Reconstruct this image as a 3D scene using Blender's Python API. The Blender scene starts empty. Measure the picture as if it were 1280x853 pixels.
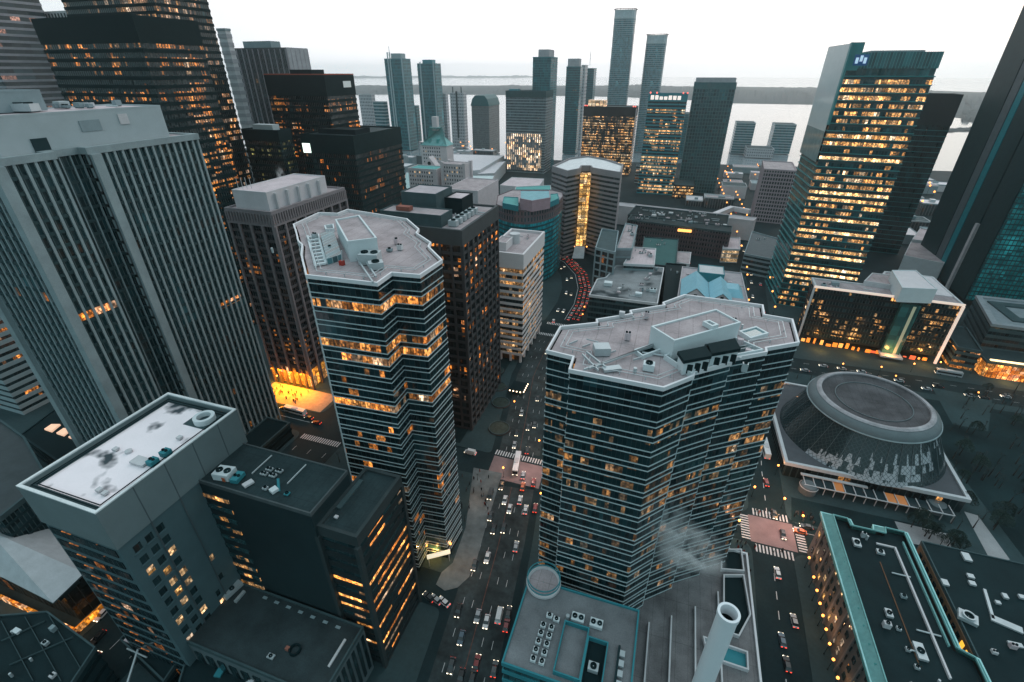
import bpy, math, random
from mathutils import Vector
random.seed(7)
R = math.radians
sc = bpy.context.scene
COL = sc.collection
CX, CY, F, H = 640.0, 426.5, 600.0, 150.0
PIT, YAW = R(29.4), R(18.2)
cp, sp_, cy_, sy_ = math.cos(PIT), math.sin(PIT), math.cos(YAW), math.sin(YAW)
def ray(u, v):
    x, y = u-CX, v-CY
    fy, fz = F*cp-y*sp_, -F*sp_-y*cp
    return (x*cy_-fy*sy_, x*sy_+fy*cy_, fz)
def at(u, v, z=0.0):
    "world point at height z seen at photo pixel u, v"
    r = ray(u, v); t = (z-H)/r[2]
    return (r[0]*t, r[1]*t)
def pt(u, v, fy):
    "world point at forward distance fy (metres) seen at photo pixel u, v"
    r = ray(u, v); f = -r[0]*sy_+r[1]*cy_; t = fy/f
    return (r[0]*t, r[1]*t, H+r[2]*t)
def ats(z, *p): return [at(u, v, z) for u, v in p]

# ------------------------------------------------------------------ materials
MATS = {}
def newmat(name):
    m = bpy.data.materials.new(name); m.use_nodes = True
    nt = m.node_tree; b = nt.nodes['Principled BSDF']
    return m, nt, b
def N(nt, typ, **kw):
    n = nt.nodes.new(typ)
    for k, v in kw.items(): setattr(n, k, v)
    return n
def mth(nt, op, a, b=None, c=None, clamp=False):
    n = nt.nodes.new('ShaderNodeMath'); n.operation = op; n.use_clamp = clamp
    for i, x in enumerate((a, b, c)):
        if x is None: continue
        if isinstance(x, (int, float)): n.inputs[i].default_value = x
        else: nt.links.new(x, n.inputs[i])
    return n.outputs[0]
def mixc(nt, f, a, b):
    n = nt.nodes.new('ShaderNodeMix'); n.data_type = 'RGBA'
    for i, x in ((0, f), (6, a), (7, b)):
        if isinstance(x, (int, float)): n.inputs[i].default_value = x
        elif isinstance(x, tuple): n.inputs[i].default_value = (*x[:3], 1)
        else: nt.links.new(x, n.inputs[i])
    return n.outputs[2]
def solid(name, col=(), rough=.8, var=.25, scale=.25, metal=0, fine=3.0, spec=.12, stain=None, seam=0):
    "matt surface with broad stains and fine grain"
    if name in MATS: return MATS[name]
    m, nt, b = newmat(name)
    g = N(nt, 'ShaderNodeNewGeometry')
    n1 = N(nt, 'ShaderNodeTexNoise'); n1.inputs['Scale'].default_value = scale; n1.inputs['Detail'].default_value = 5; n1.inputs['Roughness'].default_value = .62
    n2 = N(nt, 'ShaderNodeTexNoise'); n2.inputs['Scale'].default_value = fine; n2.inputs['Detail'].default_value = 2
    nt.links.new(g.outputs['Position'], n1.inputs['Vector']); nt.links.new(g.outputs['Position'], n2.inputs['Vector'])
    a = mth(nt, 'MULTIPLY_ADD', n1.outputs[0], var*2.6, 1-var*1.3)
    c = mth(nt, 'MULTIPLY_ADD', n2.outputs[0], var*1.0, 1-var*.5)
    k = mth(nt, 'MULTIPLY', a, c)
    v = N(nt, 'ShaderNodeVectorMath', operation='SCALE'); v.inputs[0].default_value = col; nt.links.new(k, v.inputs['Scale'])
    out = v.outputs[0]
    if stain:
        n3 = N(nt, 'ShaderNodeTexNoise'); n3.inputs['Scale'].default_value = stain[1]; n3.inputs['Detail'].default_value = 3
        nt.links.new(g.outputs['Position'], n3.inputs['Vector'])
        s = mth(nt, 'MULTIPLY_ADD', n3.outputs[0], 9, -9*stain[2], clamp=True)
        out = mixc(nt, s, out, stain[0])
    if seam:       # welded sheet joints of a roofing membrane
        sp3 = N(nt, 'ShaderNodeSeparateXYZ'); nt.links.new(g.outputs['Position'], sp3.inputs[0])
        fx_ = mth(nt, 'GREATER_THAN', mth(nt, 'FRACT', mth(nt, 'DIVIDE', mth(nt, 'MULTIPLY_ADD', n2.outputs[0], .12, sp3.outputs[0]), seam)), .955)
        fy_ = mth(nt, 'GREATER_THAN', mth(nt, 'FRACT', mth(nt, 'DIVIDE', sp3.outputs[1], seam*3.7)), .985)
        dk_2 = N(nt, 'ShaderNodeVectorMath', operation='SCALE'); nt.links.new(out, dk_2.inputs[0]); dk_2.inputs['Scale'].default_value = .72
        out = mixc(nt, mth(nt, 'MAXIMUM', fx_, fy_), out, dk_2.outputs[0])
    nt.links.new(out, b.inputs['Base Color'])
    b.inputs['Roughness'].default_value = rough; b.inputs['Metallic'].default_value = metal
    b.inputs['Specular IOR Level'].default_value = spec
    MATS[name] = m; return m
def glow(name, col=(), s=1, sample=False):
    if name in MATS: return MATS[name]
    m, nt, b = newmat(name)
    b.inputs['Base Color'].default_value = (*[c*.6 for c in col], 1)
    b.inputs['Emission Color'].default_value = (*col, 1); b.inputs['Emission Strength'].default_value = s
    if not sample: m.cycles.emission_sampling = 'NONE'
    MATS[name] = m; return m
ORANGE, AMBER, PALE = (1, .30, .045), (1, .43, .11), (1, .64, .32)
def panes(name, base=(.008, .022, .026), lit=.12, w=1.5, h=3.9, s=1.0, ca=ORANGE, cb=AMBER, floorvar=.35, clust=.9, rough=.08, mull=.09, mcol=(.012, .028, .032), seed=0., spec=.5, dirt=.35, blind=.0, band=1.0):
    """office glazing: panes w metres wide, one row per storey h; some rooms are lit and one sees
    ceilings and furniture through the pane, the rest is dark reflecting glass"""
    if name in MATS: return MATS[name]
    m, nt, b = newmat(name)
    uv = N(nt, 'ShaderNodeUVMap'); sx = N(nt, 'ShaderNodeSeparateXYZ'); nt.links.new(uv.outputs[0], sx.inputs[0])
    U, V = sx.outputs[0], sx.outputs[1]
    uu = mth(nt, 'DIVIDE', U, w); vv = mth(nt, 'DIVIDE', V, h)
    cu = mth(nt, 'FLOOR', uu); cv = mth(nt, 'FLOOR', vv); fu = mth(nt, 'FRACT', uu); fv = mth(nt, 'FRACT', vv)
    def comb(a, b_, c):
        n = N(nt, 'ShaderNodeCombineXYZ')
        for i, x in enumerate((a, b_, c)):
            if isinstance(x, (int, float)): n.inputs[i].default_value = x
            else: nt.links.new(x, n.inputs[i])
        return n.outputs[0]
    def wn(vec):
        n = N(nt, 'ShaderNodeTexWhiteNoise', noise_dimensions='3D'); nt.links.new(vec, n.inputs['Vector']); return n.outputs['Value']
    room = mth(nt, 'FLOOR', mth(nt, 'DIVIDE', U, w*2.0))
    r1 = wn(comb(room, cv, seed+.37)); r2 = wn(comb(cu, cv, seed+5.1)); rf = wn(comb(3.3, cv, seed+9.7))
    nz = N(nt, 'ShaderNodeTexNoise'); nz.inputs['Scale'].default_value = 1; nz.inputs['Detail'].default_value = 1
    nt.links.new(comb(mth(nt, 'MULTIPLY', U, .045), mth(nt, 'MULTIPLY', cv, .23), seed+2.2), nz.inputs['Vector'])
    p = mth(nt, 'ADD', mth(nt, 'MULTIPLY_ADD', mth(nt, 'SUBTRACT', rf, .5), floorvar, lit), mth(nt, 'MULTIPLY', mth(nt, 'SUBTRACT', nz.outputs[0], .5), clust))
    sel = mth(nt, 'MULTIPLY_ADD', r2, .35, mth(nt, 'MULTIPLY', r1, .65))
    on = mth(nt, 'LESS_THAN', sel, p)
    inn = N(nt, 'ShaderNodeTexNoise'); inn.inputs['Scale'].default_value = 1; inn.inputs['Detail'].default_value = 4; inn.inputs['Roughness'].default_value = .75
    nt.links.new(comb(mth(nt, 'MULTIPLY', U, .9), mth(nt, 'MULTIPLY', V, .8), seed), inn.inputs['Vector'])
    q = mth(nt, 'MULTIPLY_ADD', inn.outputs[0], 3.2, -.95, clamp=True)
    fine_ = wn(comb(mth(nt, 'FLOOR', mth(nt, 'DIVIDE', U, .55)), mth(nt, 'FLOOR', mth(nt, 'DIVIDE', V, .7)), seed+13.))
    q = mth(nt, 'MULTIPLY', q, mth(nt, 'MULTIPLY_ADD', mth(nt, 'POWER', fine_, 1.6), 1.5, .25))
    q = mth(nt, 'MULTIPLY', q, mth(nt, 'MULTIPLY_ADD', mth(nt, 'POWER', r2, 1.5), 1.5, .25))
    mm = mth(nt, 'GREATER_THAN', fu, mull)
    if band < 1: mm = mth(nt, 'MULTIPLY', mm, mth(nt, 'LESS_THAN', fv, band))
    e = mth(nt, 'MULTIPLY', mth(nt, 'MULTIPLY', mth(nt, 'MULTIPLY', on, q), mm), s)
    nt.links.new(e, b.inputs['Emission Strength'])
    pal = wn(comb(room, cv, seed+21.7)); wc = tuple(.45*a_+.55*b_ for a_, b_ in zip(cb, (1, .86, .66)))
    nt.links.new(mixc(nt, mth(nt, 'MULTIPLY_ADD', pal, 5, -3.9, clamp=True), mixc(nt, mth(nt, 'POWER', r1, .8), ca, cb), wc), b.inputs['Emission Color'])
    e = mth(nt, 'MULTIPLY', e, mth(nt, 'MULTIPLY_ADD', wn(comb(room, cv, seed+43.1)), 1.0, .35)); nt.links.new(e, b.inputs['Emission Strength'])
    dn = N(nt, 'ShaderNodeTexNoise'); dn.inputs['Scale'].default_value = .09; dn.inputs['Detail'].default_value = 3
    nt.links.new(comb(U, V, seed), dn.inputs['Vector'])
    k = mth(nt, 'MULTIPLY', mth(nt, 'MULTIPLY_ADD', dn.outputs[0], dirt*2, 1-dirt), mth(nt, 'MULTIPLY_ADD', r2, .9, .55))
    v = N(nt, 'ShaderNodeVectorMath', operation='SCALE'); v.inputs[0].default_value = base; nt.links.new(k, v.inputs['Scale'])
    colr = v.outputs[0]
    pn = N(nt, 'ShaderNodeTexNoise'); pn.inputs['Scale'].default_value = 1; pn.inputs['Detail'].default_value = 2
    nt.links.new(comb(mth(nt, 'MULTIPLY', cu, .13), mth(nt, 'MULTIPLY', cv, .16), seed+61.), pn.inputs['Vector'])
    sheen = mth(nt, 'MULTIPLY', mth(nt, 'MULTIPLY_ADD', pn.outputs[0], 8, -4.9, clamp=True), mth(nt, 'MULTIPLY_ADD', r2, .8, .2))
    colr = mixc(nt, sheen, colr, tuple(min(1, c*3.2+d_) for c, d_ in zip(base, (.012, .030, .034))))  # lighter teal patches paint reflections into the glass colour
    tl = N(nt, 'ShaderNodeTexWhiteNoise', noise_dimensions='3D'); nt.links.new(comb(cu, cv, seed+77.), tl.inputs['Vector'])
    t1 = N(nt, 'ShaderNodeVectorMath', operation='SUBTRACT'); nt.links.new(tl.outputs['Color'], t1.inputs[0]); t1.inputs[1].default_value = (.5, .5, .5)
    t2 = N(nt, 'ShaderNodeVectorMath', operation='SCALE'); nt.links.new(t1.outputs[0], t2.inputs[0]); t2.inputs['Scale'].default_value = .07
    gn = N(nt, 'ShaderNodeNewGeometry'); t3 = N(nt, 'ShaderNodeVectorMath', operation='ADD'); nt.links.new(gn.outputs['Normal'], t3.inputs[0]); nt.links.new(t2.outputs[0], t3.inputs[1])
    t4 = N(nt, 'ShaderNodeVectorMath', operation='NORMALIZE'); nt.links.new(t3.outputs[0], t4.inputs[0]); nt.links.new(t4.outputs[0], b.inputs['Normal'])
    if blind > 0:
        bl = mth(nt, 'LESS_THAN', wn(comb(cu, cv, seed+31.)), blind)
        colr = mixc(nt, bl, colr, tuple(min(1, c*3+.03) for c in base))
    nt.links.new(mixc(nt, mm, mcol, colr), b.inputs['Base Color'])
    b.inputs['Roughness'].default_value = rough; b.inputs['Specular IOR Level'].default_value = spec
    nt.links.new(mth(nt, 'MULTIPLY_ADD', mth(nt, 'SUBTRACT', 1, mm), .5, mth(nt, 'MULTIPLY_ADD', r2, .1, rough)), b.inputs['Roughness'])
    m.cycles.emission_sampling = 'NONE'
    MATS[name] = m; return m

conc = solid('grey_concrete', (.22, .275, .295), var=.18)
concl = solid('pale_concrete', (.50, .49, .505), var=.16)
concd = solid('dark_concrete', (.048, .078, .085), var=.25)
white = solid('white_painted_metal', (.78, .78, .80), .5, var=.06)
tealp = solid('teal_painted_steel', (.035, .20, .235), .6, var=.1)
black = solid('black_metal', (.006, .018, .021), .9, var=.2)
gravel = solid('roof_gravel', (.345, .29, .30), .95, var=.42, scale=.14, fine=2.2, seam=3.1, stain=((.13, .125, .13), .07, .66))
gravd = solid('dark_roof_membrane', (.022, .038, .042), .9, var=.5, scale=.1, fine=1.5, seam=2.4)
gravl = solid('pale_roof_membrane', (.52, .43, .45), .9, var=.3, scale=.1, seam=2.6)
snowroof = solid('white_roof_with_melting_snow', (.84, .74, .77), .9, var=.1, scale=.1, stain=((.05, .065, .075), .13, .57))
metal = solid('galvanised_metal', (.42, .46, .48), .45, var=.15, metal=.3)
copper = solid('green_copper', (.17, .36, .355), .75, var=.25, scale=.3, fine=1.2)
copperd = solid('dull_green_copper', (.09, .30, .29), .75, var=.25, scale=.3)
stone = solid('pinkish_stone', (.54, .475, .485), var=.2, scale=.08)
brickd = solid('dark_red_brick', (.085, .06, .065), var=.3)
asph = solid('asphalt_mat', (.013, .028, .032), .85, var=.45, scale=.06, fine=1.0, spec=.1)
pave = solid('pavement_mat', (.032, .056, .061), .9, var=.35, scale=.05, fine=.8)
paint = solid('road_paint', (.55, .55, .56), .7, var=.3, scale=.8)
darkv = solid('grey_louvre', (.013, .033, .038), .7, var=.15)

# ------------------------------------------------------------------ mesh helpers
class MB:
    def __init__(s): s.v = []; s.f = []; s.uv = []; s.m = []; s.cur = 0
    def face(s, idx, uvs=None):
        s.f.append(idx); s.uv.append(uvs or [(s.v[i][0]+s.v[i][1]*.0, s.v[i][1]) for i in idx]); s.m.append(s.cur)
    def prism(s, poly, z0, z1, top=None, cap=True, bottom=False):
        "closed prism over a CCW polygon; top polygon may differ (taper)"
        n = len(poly); b = len(s.v); top = top or poly
        s.v += [(x, y, z0) for x, y in poly]+[(x, y, z1) for x, y in top]
        L = 0
        for i in range(n):
            j = (i+1) % n; d = math.dist(poly[i], poly[j])
            s.face((b+i, b+j, b+n+j, b+n+i), [(L, z0), (L+d, z0), (L+d, z1), (L, z1)]); L += d
        if cap: s.face(tuple(b+n+i for i in range(n)))
        if bottom: s.face(tuple(b+n-1-i for i in range(n)))
        return s
    def annulus(s, out, inn, z0, z1):
        "solid ring between two polygons"
        n = len(out); b = len(s.v)
        s.v += [(x, y, z0) for x, y in out]+[(x, y, z1) for x, y in out]+[(x, y, z1) for x, y in inn]+[(x, y, z0) for x, y in inn]
        L = 0
        for i in range(n):
            j = (i+1) % n; d = math.dist(out[i], out[j])
            for k in range(4):
                a, c = b+k*n, b+((k+1) % 4)*n
                s.face((a+i, a+j, c+j, c+i), [(L, z0), (L+d, z0), (L+d, z1), (L, z1)])
            L += d
        return s
    def box(s, x0, x1, y0, y1, z0, z1, rot=0, c=None):
        p = [(x0, y0), (x1, y0), (x1, y1), (x0, y1)]
        if rot: p = rotp(p, rot, c)
        return s.prism(p, z0, z1, bottom=True)
    def tube(s, p0, p1, r0, r1=None, n=8):
        r1 = r0 if r1 is None else r1
        a, c = Vector(p0), Vector(p1); d = (c-a).normalized()
        u = d.orthogonal().normalized(); w = d.cross(u); b = len(s.v)
        for q, r in ((a, r0), (c, r1)):
            for k in range(n):
                t = 2*math.pi*k/n; s.v.append(tuple(q+u*math.cos(t)*r+w*math.sin(t)*r))
        for k in range(n):
            j = (k+1) % n; s.face((b+k, b+j, b+n+j, b+n+k), [(k/n, 0), ((k+1)/n, 0), ((k+1)/n, 1), (k/n, 1)])
        s.face(tuple(b+n-1-k for k in range(n))); s.face(tuple(b+n+k for k in range(n)))
        return s
    def lathe(s, prof, cx, cy, n=48, closed=False):
        b = len(s.v); m = len(prof)
        for r, z in prof:
            for k in range(n):
                t = 2*math.pi*k/n; s.v.append((cx+r*math.cos(t), cy+r*math.sin(t), z))
        for i in range(m-1 if not closed else m):
            i2 = (i+1) % m
            for k in range(n):
                j = (k+1) % n
                a = prof[i][0]*2*math.pi/n
                s.face((b+i*n+k, b+i*n+j, b+i2*n+j, b+i2*n+k), [(k*a, prof[i][1]), ((k+1)*a, prof[i][1]), ((k+1)*a, prof[i2][1]), (k*a, prof[i2][1])])
        return s
    def build(s, name, mat, parent=None, org=None, smooth=False):
        o_ = org
        if o_ is None and parent is not None: o_ = parent['_o'] if '_o' in parent else (0, 0, 0)
        if o_ is None: o_ = (0, 0, 0)
        me = bpy.data.meshes.new(name)
        me.from_pydata([(x-o_[0], y-o_[1], z-o_[2]) for x, y, z in s.v], [], s.f)
        uvl = me.uv_layers.new(name='UVMap'); k = 0
        flat = []
        for u in s.uv:
            for a in u: flat += [a[0], a[1]]
        uvl.data.foreach_set('uv', flat)
        for mm in (mat if isinstance(mat, (list, tuple)) else [mat]): me.materials.append(mm)
        if max(s.m) > 0: me.polygons.foreach_set('material_index', s.m)
        if smooth: me.polygons.foreach_set('use_smooth', [True]*len(s.f))
        me.update()
        o = bpy.data.objects.new(name, me); COL.objects.link(o)
        if parent is not None: o.parent = parent; o['_o'] = tuple(o_)
        elif org is not None: o.location = org; o['_o'] = tuple(o_)
        return o
def rotp(p, deg, c=None):
    a = R(deg); c = c or p[0]
    return [(c[0]+(x-c[0])*math.cos(a)-(y-c[1])*math.sin(a), c[1]+(x-c[0])*math.sin(a)+(y-c[1])*math.cos(a)) for x, y in p]
def rect(x0, x1, y0, y1, rot=0, c=None):
    p = [(x0, y0), (x1, y0), (x1, y1), (x0, y1)]
    return rotp(p, rot, c or (x0, y0)) if rot else p
def area(p): return sum(p[i][0]*p[(i+1) % len(p)][1]-p[(i+1) % len(p)][0]*p[i][1] for i in range(len(p)))/2
def ccw(p): return p if area(p) > 0 else p[::-1]
def inset(p, d):
    "move every edge of a CCW polygon inward by d"
    n = len(p); out = []
    for i in range(n):
        a, b, c = p[i-1], p[i], p[(i+1) % n]
        e1 = (b[0]-a[0], b[1]-a[1]); e2 = (c[0]-b[0], c[1]-b[1])
        l1, l2 = math.hypot(*e1) or 1, math.hypot(*e2) or 1
        n1 = (-e1[1]/l1, e1[0]/l1); n2 = (-e2[1]/l2, e2[0]/l2)
        k = 1+n1[0]*n2[0]+n1[1]*n2[1]
        k = max(k, .35)
        out.append((b[0]+(n1[0]+n2[0])*d/k, b[1]+(n1[1]+n2[1])*d/k))
    return out
def thing(name, label, cat, x=0, y=0, z=0, group=None):
    o = bpy.data.objects.new(name, None); COL.objects.link(o); o.location = (x, y, z)
    o.empty_display_size = 1; o['_o'] = (x, y, z); o['label'] = label; o['category'] = cat
    if group: o['group'] = group
    return o
def tag(o, label=None, cat=None, group=None, kind=None):
    if label: o['label'] = label
    if cat: o['category'] = cat
    if group: o['group'] = group
    if kind: o['kind'] = kind
    return o
def copy_tree(o, parent=None):
    c = o.copy(); COL.objects.link(c); c.parent = parent
    for ch in list(o.children): copy_tree(ch, c)
    return c
def bbox(p): return min(a[0] for a in p), max(a[0] for a in p), min(a[1] for a in p), max(a[1] for a in p)

# ------------------------------------------------------------------ building kit
def house(name, label, poly, cat='building', group=None):
    x0, x1, y0, y1 = bbox(poly)
    return thing(name, label, cat, round((x0+x1)/2, 2), round((y0+y1)/2, 2), 0, group)
def floors(root, poly, z0, z1, fh, gm, sm, sp=.3, proud=.3, seg=None, special=None, wname='window_band', sname='spandrel'):
    n = max(1, int(round((z1-z0)/fh))); fh = (z1-z0)/n; gp = inset(poly, proud)
    for i in range(n):
        a = z0+i*fh
        mat = (special or {}).get(n-1-i, gm)
        if sp > 0:
            MB().annulus(poly, inset(poly, proud+.25), a, a+fh*sp).build(sname, sm, root)
        MB().prism(gp, a+fh*sp if sp > 0 else a, a+fh, cap=False).build(wname, mat, root)
def piers(root, poly, z0, z1, spacing, w, d, mat, name='pier', edges=None, limit=98, skip_ends=False):
    cnt = 0; n = len(poly)
    for i in range(n):
        a, b = poly[i], poly[(i+1) % n]
        L = math.dist(a, b); ex = ((b[0]-a[0])/L, (b[1]-a[1])/L); nr = (ex[1], -ex[0])
        mx, my = (a[0]+b[0])/2, (a[1]+b[1])/2
        if nr[0]*(-mx)+nr[1]*(-my) <= 0: continue
        if edges is not None and i not in edges: continue
        k = max(1, round(L/spacing))
        for j in range(1 if skip_ends else 0, k+(0 if skip_ends else 1)):
            if cnt >= limit: return
            t = min(max(L*j/k, w/2), L-w/2); x, y = a[0]+ex[0]*t, a[1]+ex[1]*t
            q = [(x-ex[0]*w/2-nr[0]*.35, y-ex[1]*w/2-nr[1]*.35), (x-ex[0]*w/2+nr[0]*d, y-ex[1]*w/2+nr[1]*d),
                 (x+ex[0]*w/2+nr[0]*d, y+ex[1]*w/2+nr[1]*d), (x+ex[0]*w/2-nr[0]*.35, y+ex[1]*w/2-nr[1]*.35)]
            MB().prism(ccw(q), z0, z1, bottom=True).build(name, mat, root); cnt += 1
def roof(root, poly, z, rm, pm, w=.6, ph=.9, drop=.8, out=.06):
    MB().prism(inset(poly, w*.9), z-.5, z).build('roof', rm, root)
    MB().annulus(inset(poly, -out), inset(poly, w), z-drop, z+ph).build('parapet', pm, root)
def rbox(root, name, x0, x1, y0, y1, z0, z1, m, rot=0, c=None):
    return MB().box(x0, x1, y0, y1, z0, z1, rot, c).build(name, m, root)
def pent(root, poly, z0, z1, m, rm, name='penthouse', lip=None):
    o = MB().prism(poly, z0, z1-.3, cap=False).build(name, m, root)
    MB().prism(inset(poly, .35), z1-.6, z1-.25).build('penthouse_roof', rm, o)
    MB().annulus(inset(poly, -.05), inset(poly, .4), z1-.35, z1+.15).build('coping', lip or m, o)
    return o
def unit(root, x, y, z, w, d, h, m=None, fans=0, rot=0):
    "rooftop air unit: cabinet on a curb, with fan rings and grilles"
    c = (x, y)
    o = MB().box(x-w/2, x+w/2, y-d/2, y+d/2, z+.25, z+h, rot, c).build('air_unit', m or metal, root)
    MB().box(x-w/2+.2, x+w/2-.2, y-d/2+.2, y+d/2-.2, z, z+.26, rot, c).build('curb', concd, o)
    for k in range(fans):
        fx = x+(k-(fans-1)/2)*w/fans; q = rotp([(fx, y)], rot, c)[0]; r = min(w/fans, d)*.38
        MB().lathe([(r, z+h-.05), (r, z+h+.35), (r*.82, z+h+.35), (r*.82, z+h+.05), (.12, z+h+.05)], q[0], q[1], 14).build('fan', black if k % 2 == 0 else darkv, o)
    return o
def clutter(root, x0, x1, y0, y1, z, n, seed, big=3.5, rot=0, c=None):
    rn = random.Random(seed)
    for k in range(n):
        x, y = rn.uniform(x0, x1), rn.uniform(y0, y1)
        if rot: x, y = rotp([(x, y)], rot, c)[0]
        t = rn.random(); w = rn.uniform(1.1, big); d = rn.uniform(1.0, big*.7)
        if t < .55: unit(root, x, y, z, w, d, rn.uniform(.9, 2.2), rn.choice([metal, concl, conc, gravl]), rn.choice([0, 1, 2]), rot)
        elif t < .8: MB().tube((x, y, z), (x, y, z+rn.uniform(.8, 1.8)), .3, .3).build('vent_pipe', metal, root)
        else: MB().tube((x, y, z+.4), (x+rn.uniform(3, 8)*math.cos(R(rot)), y+rn.uniform(3, 8)*math.sin(R(rot)), z+.4), .22).build('duct', metal, root)
def simple(name, label, poly, z1, fh, gm, sm, sp=.3, rm=None, pm=None, z0=0, pr=.3, cl=0, seed=1, pier=None, group=None, ph=.9, w=.6, special=None, top=0, cat='building'):
    poly = ccw([(float(a), float(b)) for a, b in poly]); r = house(name, label, poly, cat, group)
    zt = z1-top
    floors(r, poly, z0, zt, fh, gm, sm, sp, pr, special=special)
    if top: MB().annulus(inset(poly, -.05), inset(poly, 1), zt, z1-.02).build('fascia', pm or sm, r)
    if pier: piers(r, poly, z0, zt, *pier)
    roof(r, poly, z1, rm or gravel, pm or sm, w, ph)
    if cl:
        x0, x1, y0, y1 = bbox(inset(poly, 3)); clutter(r, x0, x1, y0, y1, z1, cl, seed)
    return r
# ------------------------------------------------------------------ camera, world, light
cam = bpy.data.objects.new('camera', bpy.data.cameras.new('camera')); COL.objects.link(cam)
cam.location = (0, 0, H); cam.rotation_euler = (R(90-29.4), 0, YAW)
cam.data.sensor_width = 36; cam.data.lens = 36*F/1280; cam.data.clip_end = 60000; cam.data.clip_start = 1
sc.camera = cam
w = bpy.data.worlds.new('World'); sc.world = w; w.use_nodes = True
nt = w.node_tree; bg = nt.nodes['Background']
sky = N(nt, 'ShaderNodeTexSky', sky_type='NISHITA', sun_disc=False); sky.sun_elevation = R(24); sky.sun_rotation = R(20); sky.air_density = 1.5; sky.dust_density = 4
bg.inputs['Strength'].default_value = .1
bg2 = N(nt, 'ShaderNodeBackground'); g = N(nt, 'ShaderNodeTexCoord'); s = N(nt, 'ShaderNodeSeparateXYZ')
nt.links.new(g.outputs['Generated'], s.inputs[0])
rp = N(nt, 'ShaderNodeValToRGB'); e = rp.color_ramp.elements
e[0].position = 0; e[0].color = (.36, .55, .59, 1); e[1].position = .9; e[1].color = (.72, 1.02, 1.10, 1)
a = e.new(.25); a.color = (.38, .60, .65, 1); a = e.new(.5); a.color = (.54, .83, .90, 1)
# the overcast glows towards the lake, where the sun has gone down
vd = N(nt, 'ShaderNodeVectorMath', operation='DOT_PRODUCT'); nt.links.new(g.outputs['Generated'], vd.inputs[0]); vd.inputs[1].default_value = (-.15, .985, .06)
bf = mth(nt, 'POWER', mth(nt, 'MULTIPLY_ADD', vd.outputs['Value'], .5, .5, clamp=True), 3.0)
cn = N(nt, 'ShaderNodeTexNoise'); cn.inputs['Scale'].default_value = 2.2; cn.inputs['Detail'].default_value = 5
mp = N(nt, 'ShaderNodeMapping'); mp.inputs['Scale'].default_value = (1, 1, 5)
nt.links.new(g.outputs['Generated'], mp.inputs[0]); nt.links.new(mp.outputs[0], cn.inputs['Vector'])
nt.links.new(mth(nt, 'ADD', s.outputs[2], mth(nt, 'MULTIPLY_ADD', cn.outputs[0], .10, -.05)), rp.inputs[0])
nt.links.new(mixc(nt, bf, rp.outputs[0], (1.36, 1.34, 1.38)), bg2.inputs['Color']); bg2.inputs['Strength'].default_value = 1.05
nt.links.new(sky.outputs[0], bg.inputs['Color'])
mx = N(nt, 'ShaderNodeMixShader'); mx.inputs[0].default_value = .88
nt.links.new(bg.outputs[0], mx.inputs[1]); nt.links.new(bg2.outputs[0], mx.inputs[2])
nt.links.new(mx.outputs[0], nt.nodes['World Output'].inputs['Surface'])
sun = bpy.data.objects.new('sun', bpy.data.lights.new('sun', 'SUN')); COL.objects.link(sun)
sun.data.energy = .55; sun.data.angle = R(30); sun.data.color = (1, .93, .93)
sun.rotation_euler = (R(-58), 0, R(-25))
vs = sc.view_settings; vs.view_transform = 'Standard'; vs.look = 'None'; vs.exposure = 0; vs.gamma = 1
sc.cycles.use_denoising = True; sc.cycles.max_bounces = 6; sc.cycles.diffuse_bounces = 3; sc.cycles.glossy_bounces = 3
sc.cycles.volume_bounces = 2; sc.cycles.sample_clamp_indirect = 3; sc.cycles.caustics_reflective = False; sc.cycles.caustics_refractive = False
sc.cycles.volume_step_rate = 1; sc.cycles.volume_max_steps = 128

# ------------------------------------------------------------------ the setting
def structure(name, mb, m, **k):
    o = mb.build(name, m, **k); o['kind'] = 'structure'; return o
structure('ground', MB().prism([(-9000, -3000), (9000, -3000), (9000, 950), (520, 1060), (140, 1010), (-300, 940), (-640, 900), (-9000, 800)], -2, 0), asph)
lakem, nt, b = newmat('lake_water')
b.inputs['Base Color'].default_value = (.20, .23, .25, 1); b.inputs['Roughness'].default_value = .09; b.inputs['IOR'].default_value = 1.33
nz = N(nt, 'ShaderNodeTexNoise'); nz.inputs['Scale'].default_value = .02; nz.inputs['Detail'].default_value = 6; gg = N(nt, 'ShaderNodeNewGeometry')
nt.links.new(gg.outputs['Position'], nz.inputs['Vector']); bp = N(nt, 'ShaderNodeBump'); bp.inputs['Strength'].default_value = .05; bp.inputs['Distance'].default_value = 3
nt.links.new(nz.outputs[0], bp.inputs['Height']); nt.links.new(bp.outputs[0], b.inputs['Normal'])
mb = MB(); mb.v = [(-14000, -3100, -1.2), (14000, -3100, -1.2), (14000, 15500, -1.2), (-14000, 15500, -1.2)]; mb.face((0, 1, 2, 3)); structure('lake_water', mb, lakem)
fol = solid('far_woodland', (.028, .050, .055), .95, var=.5, scale=.01, fine=.05)
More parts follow.
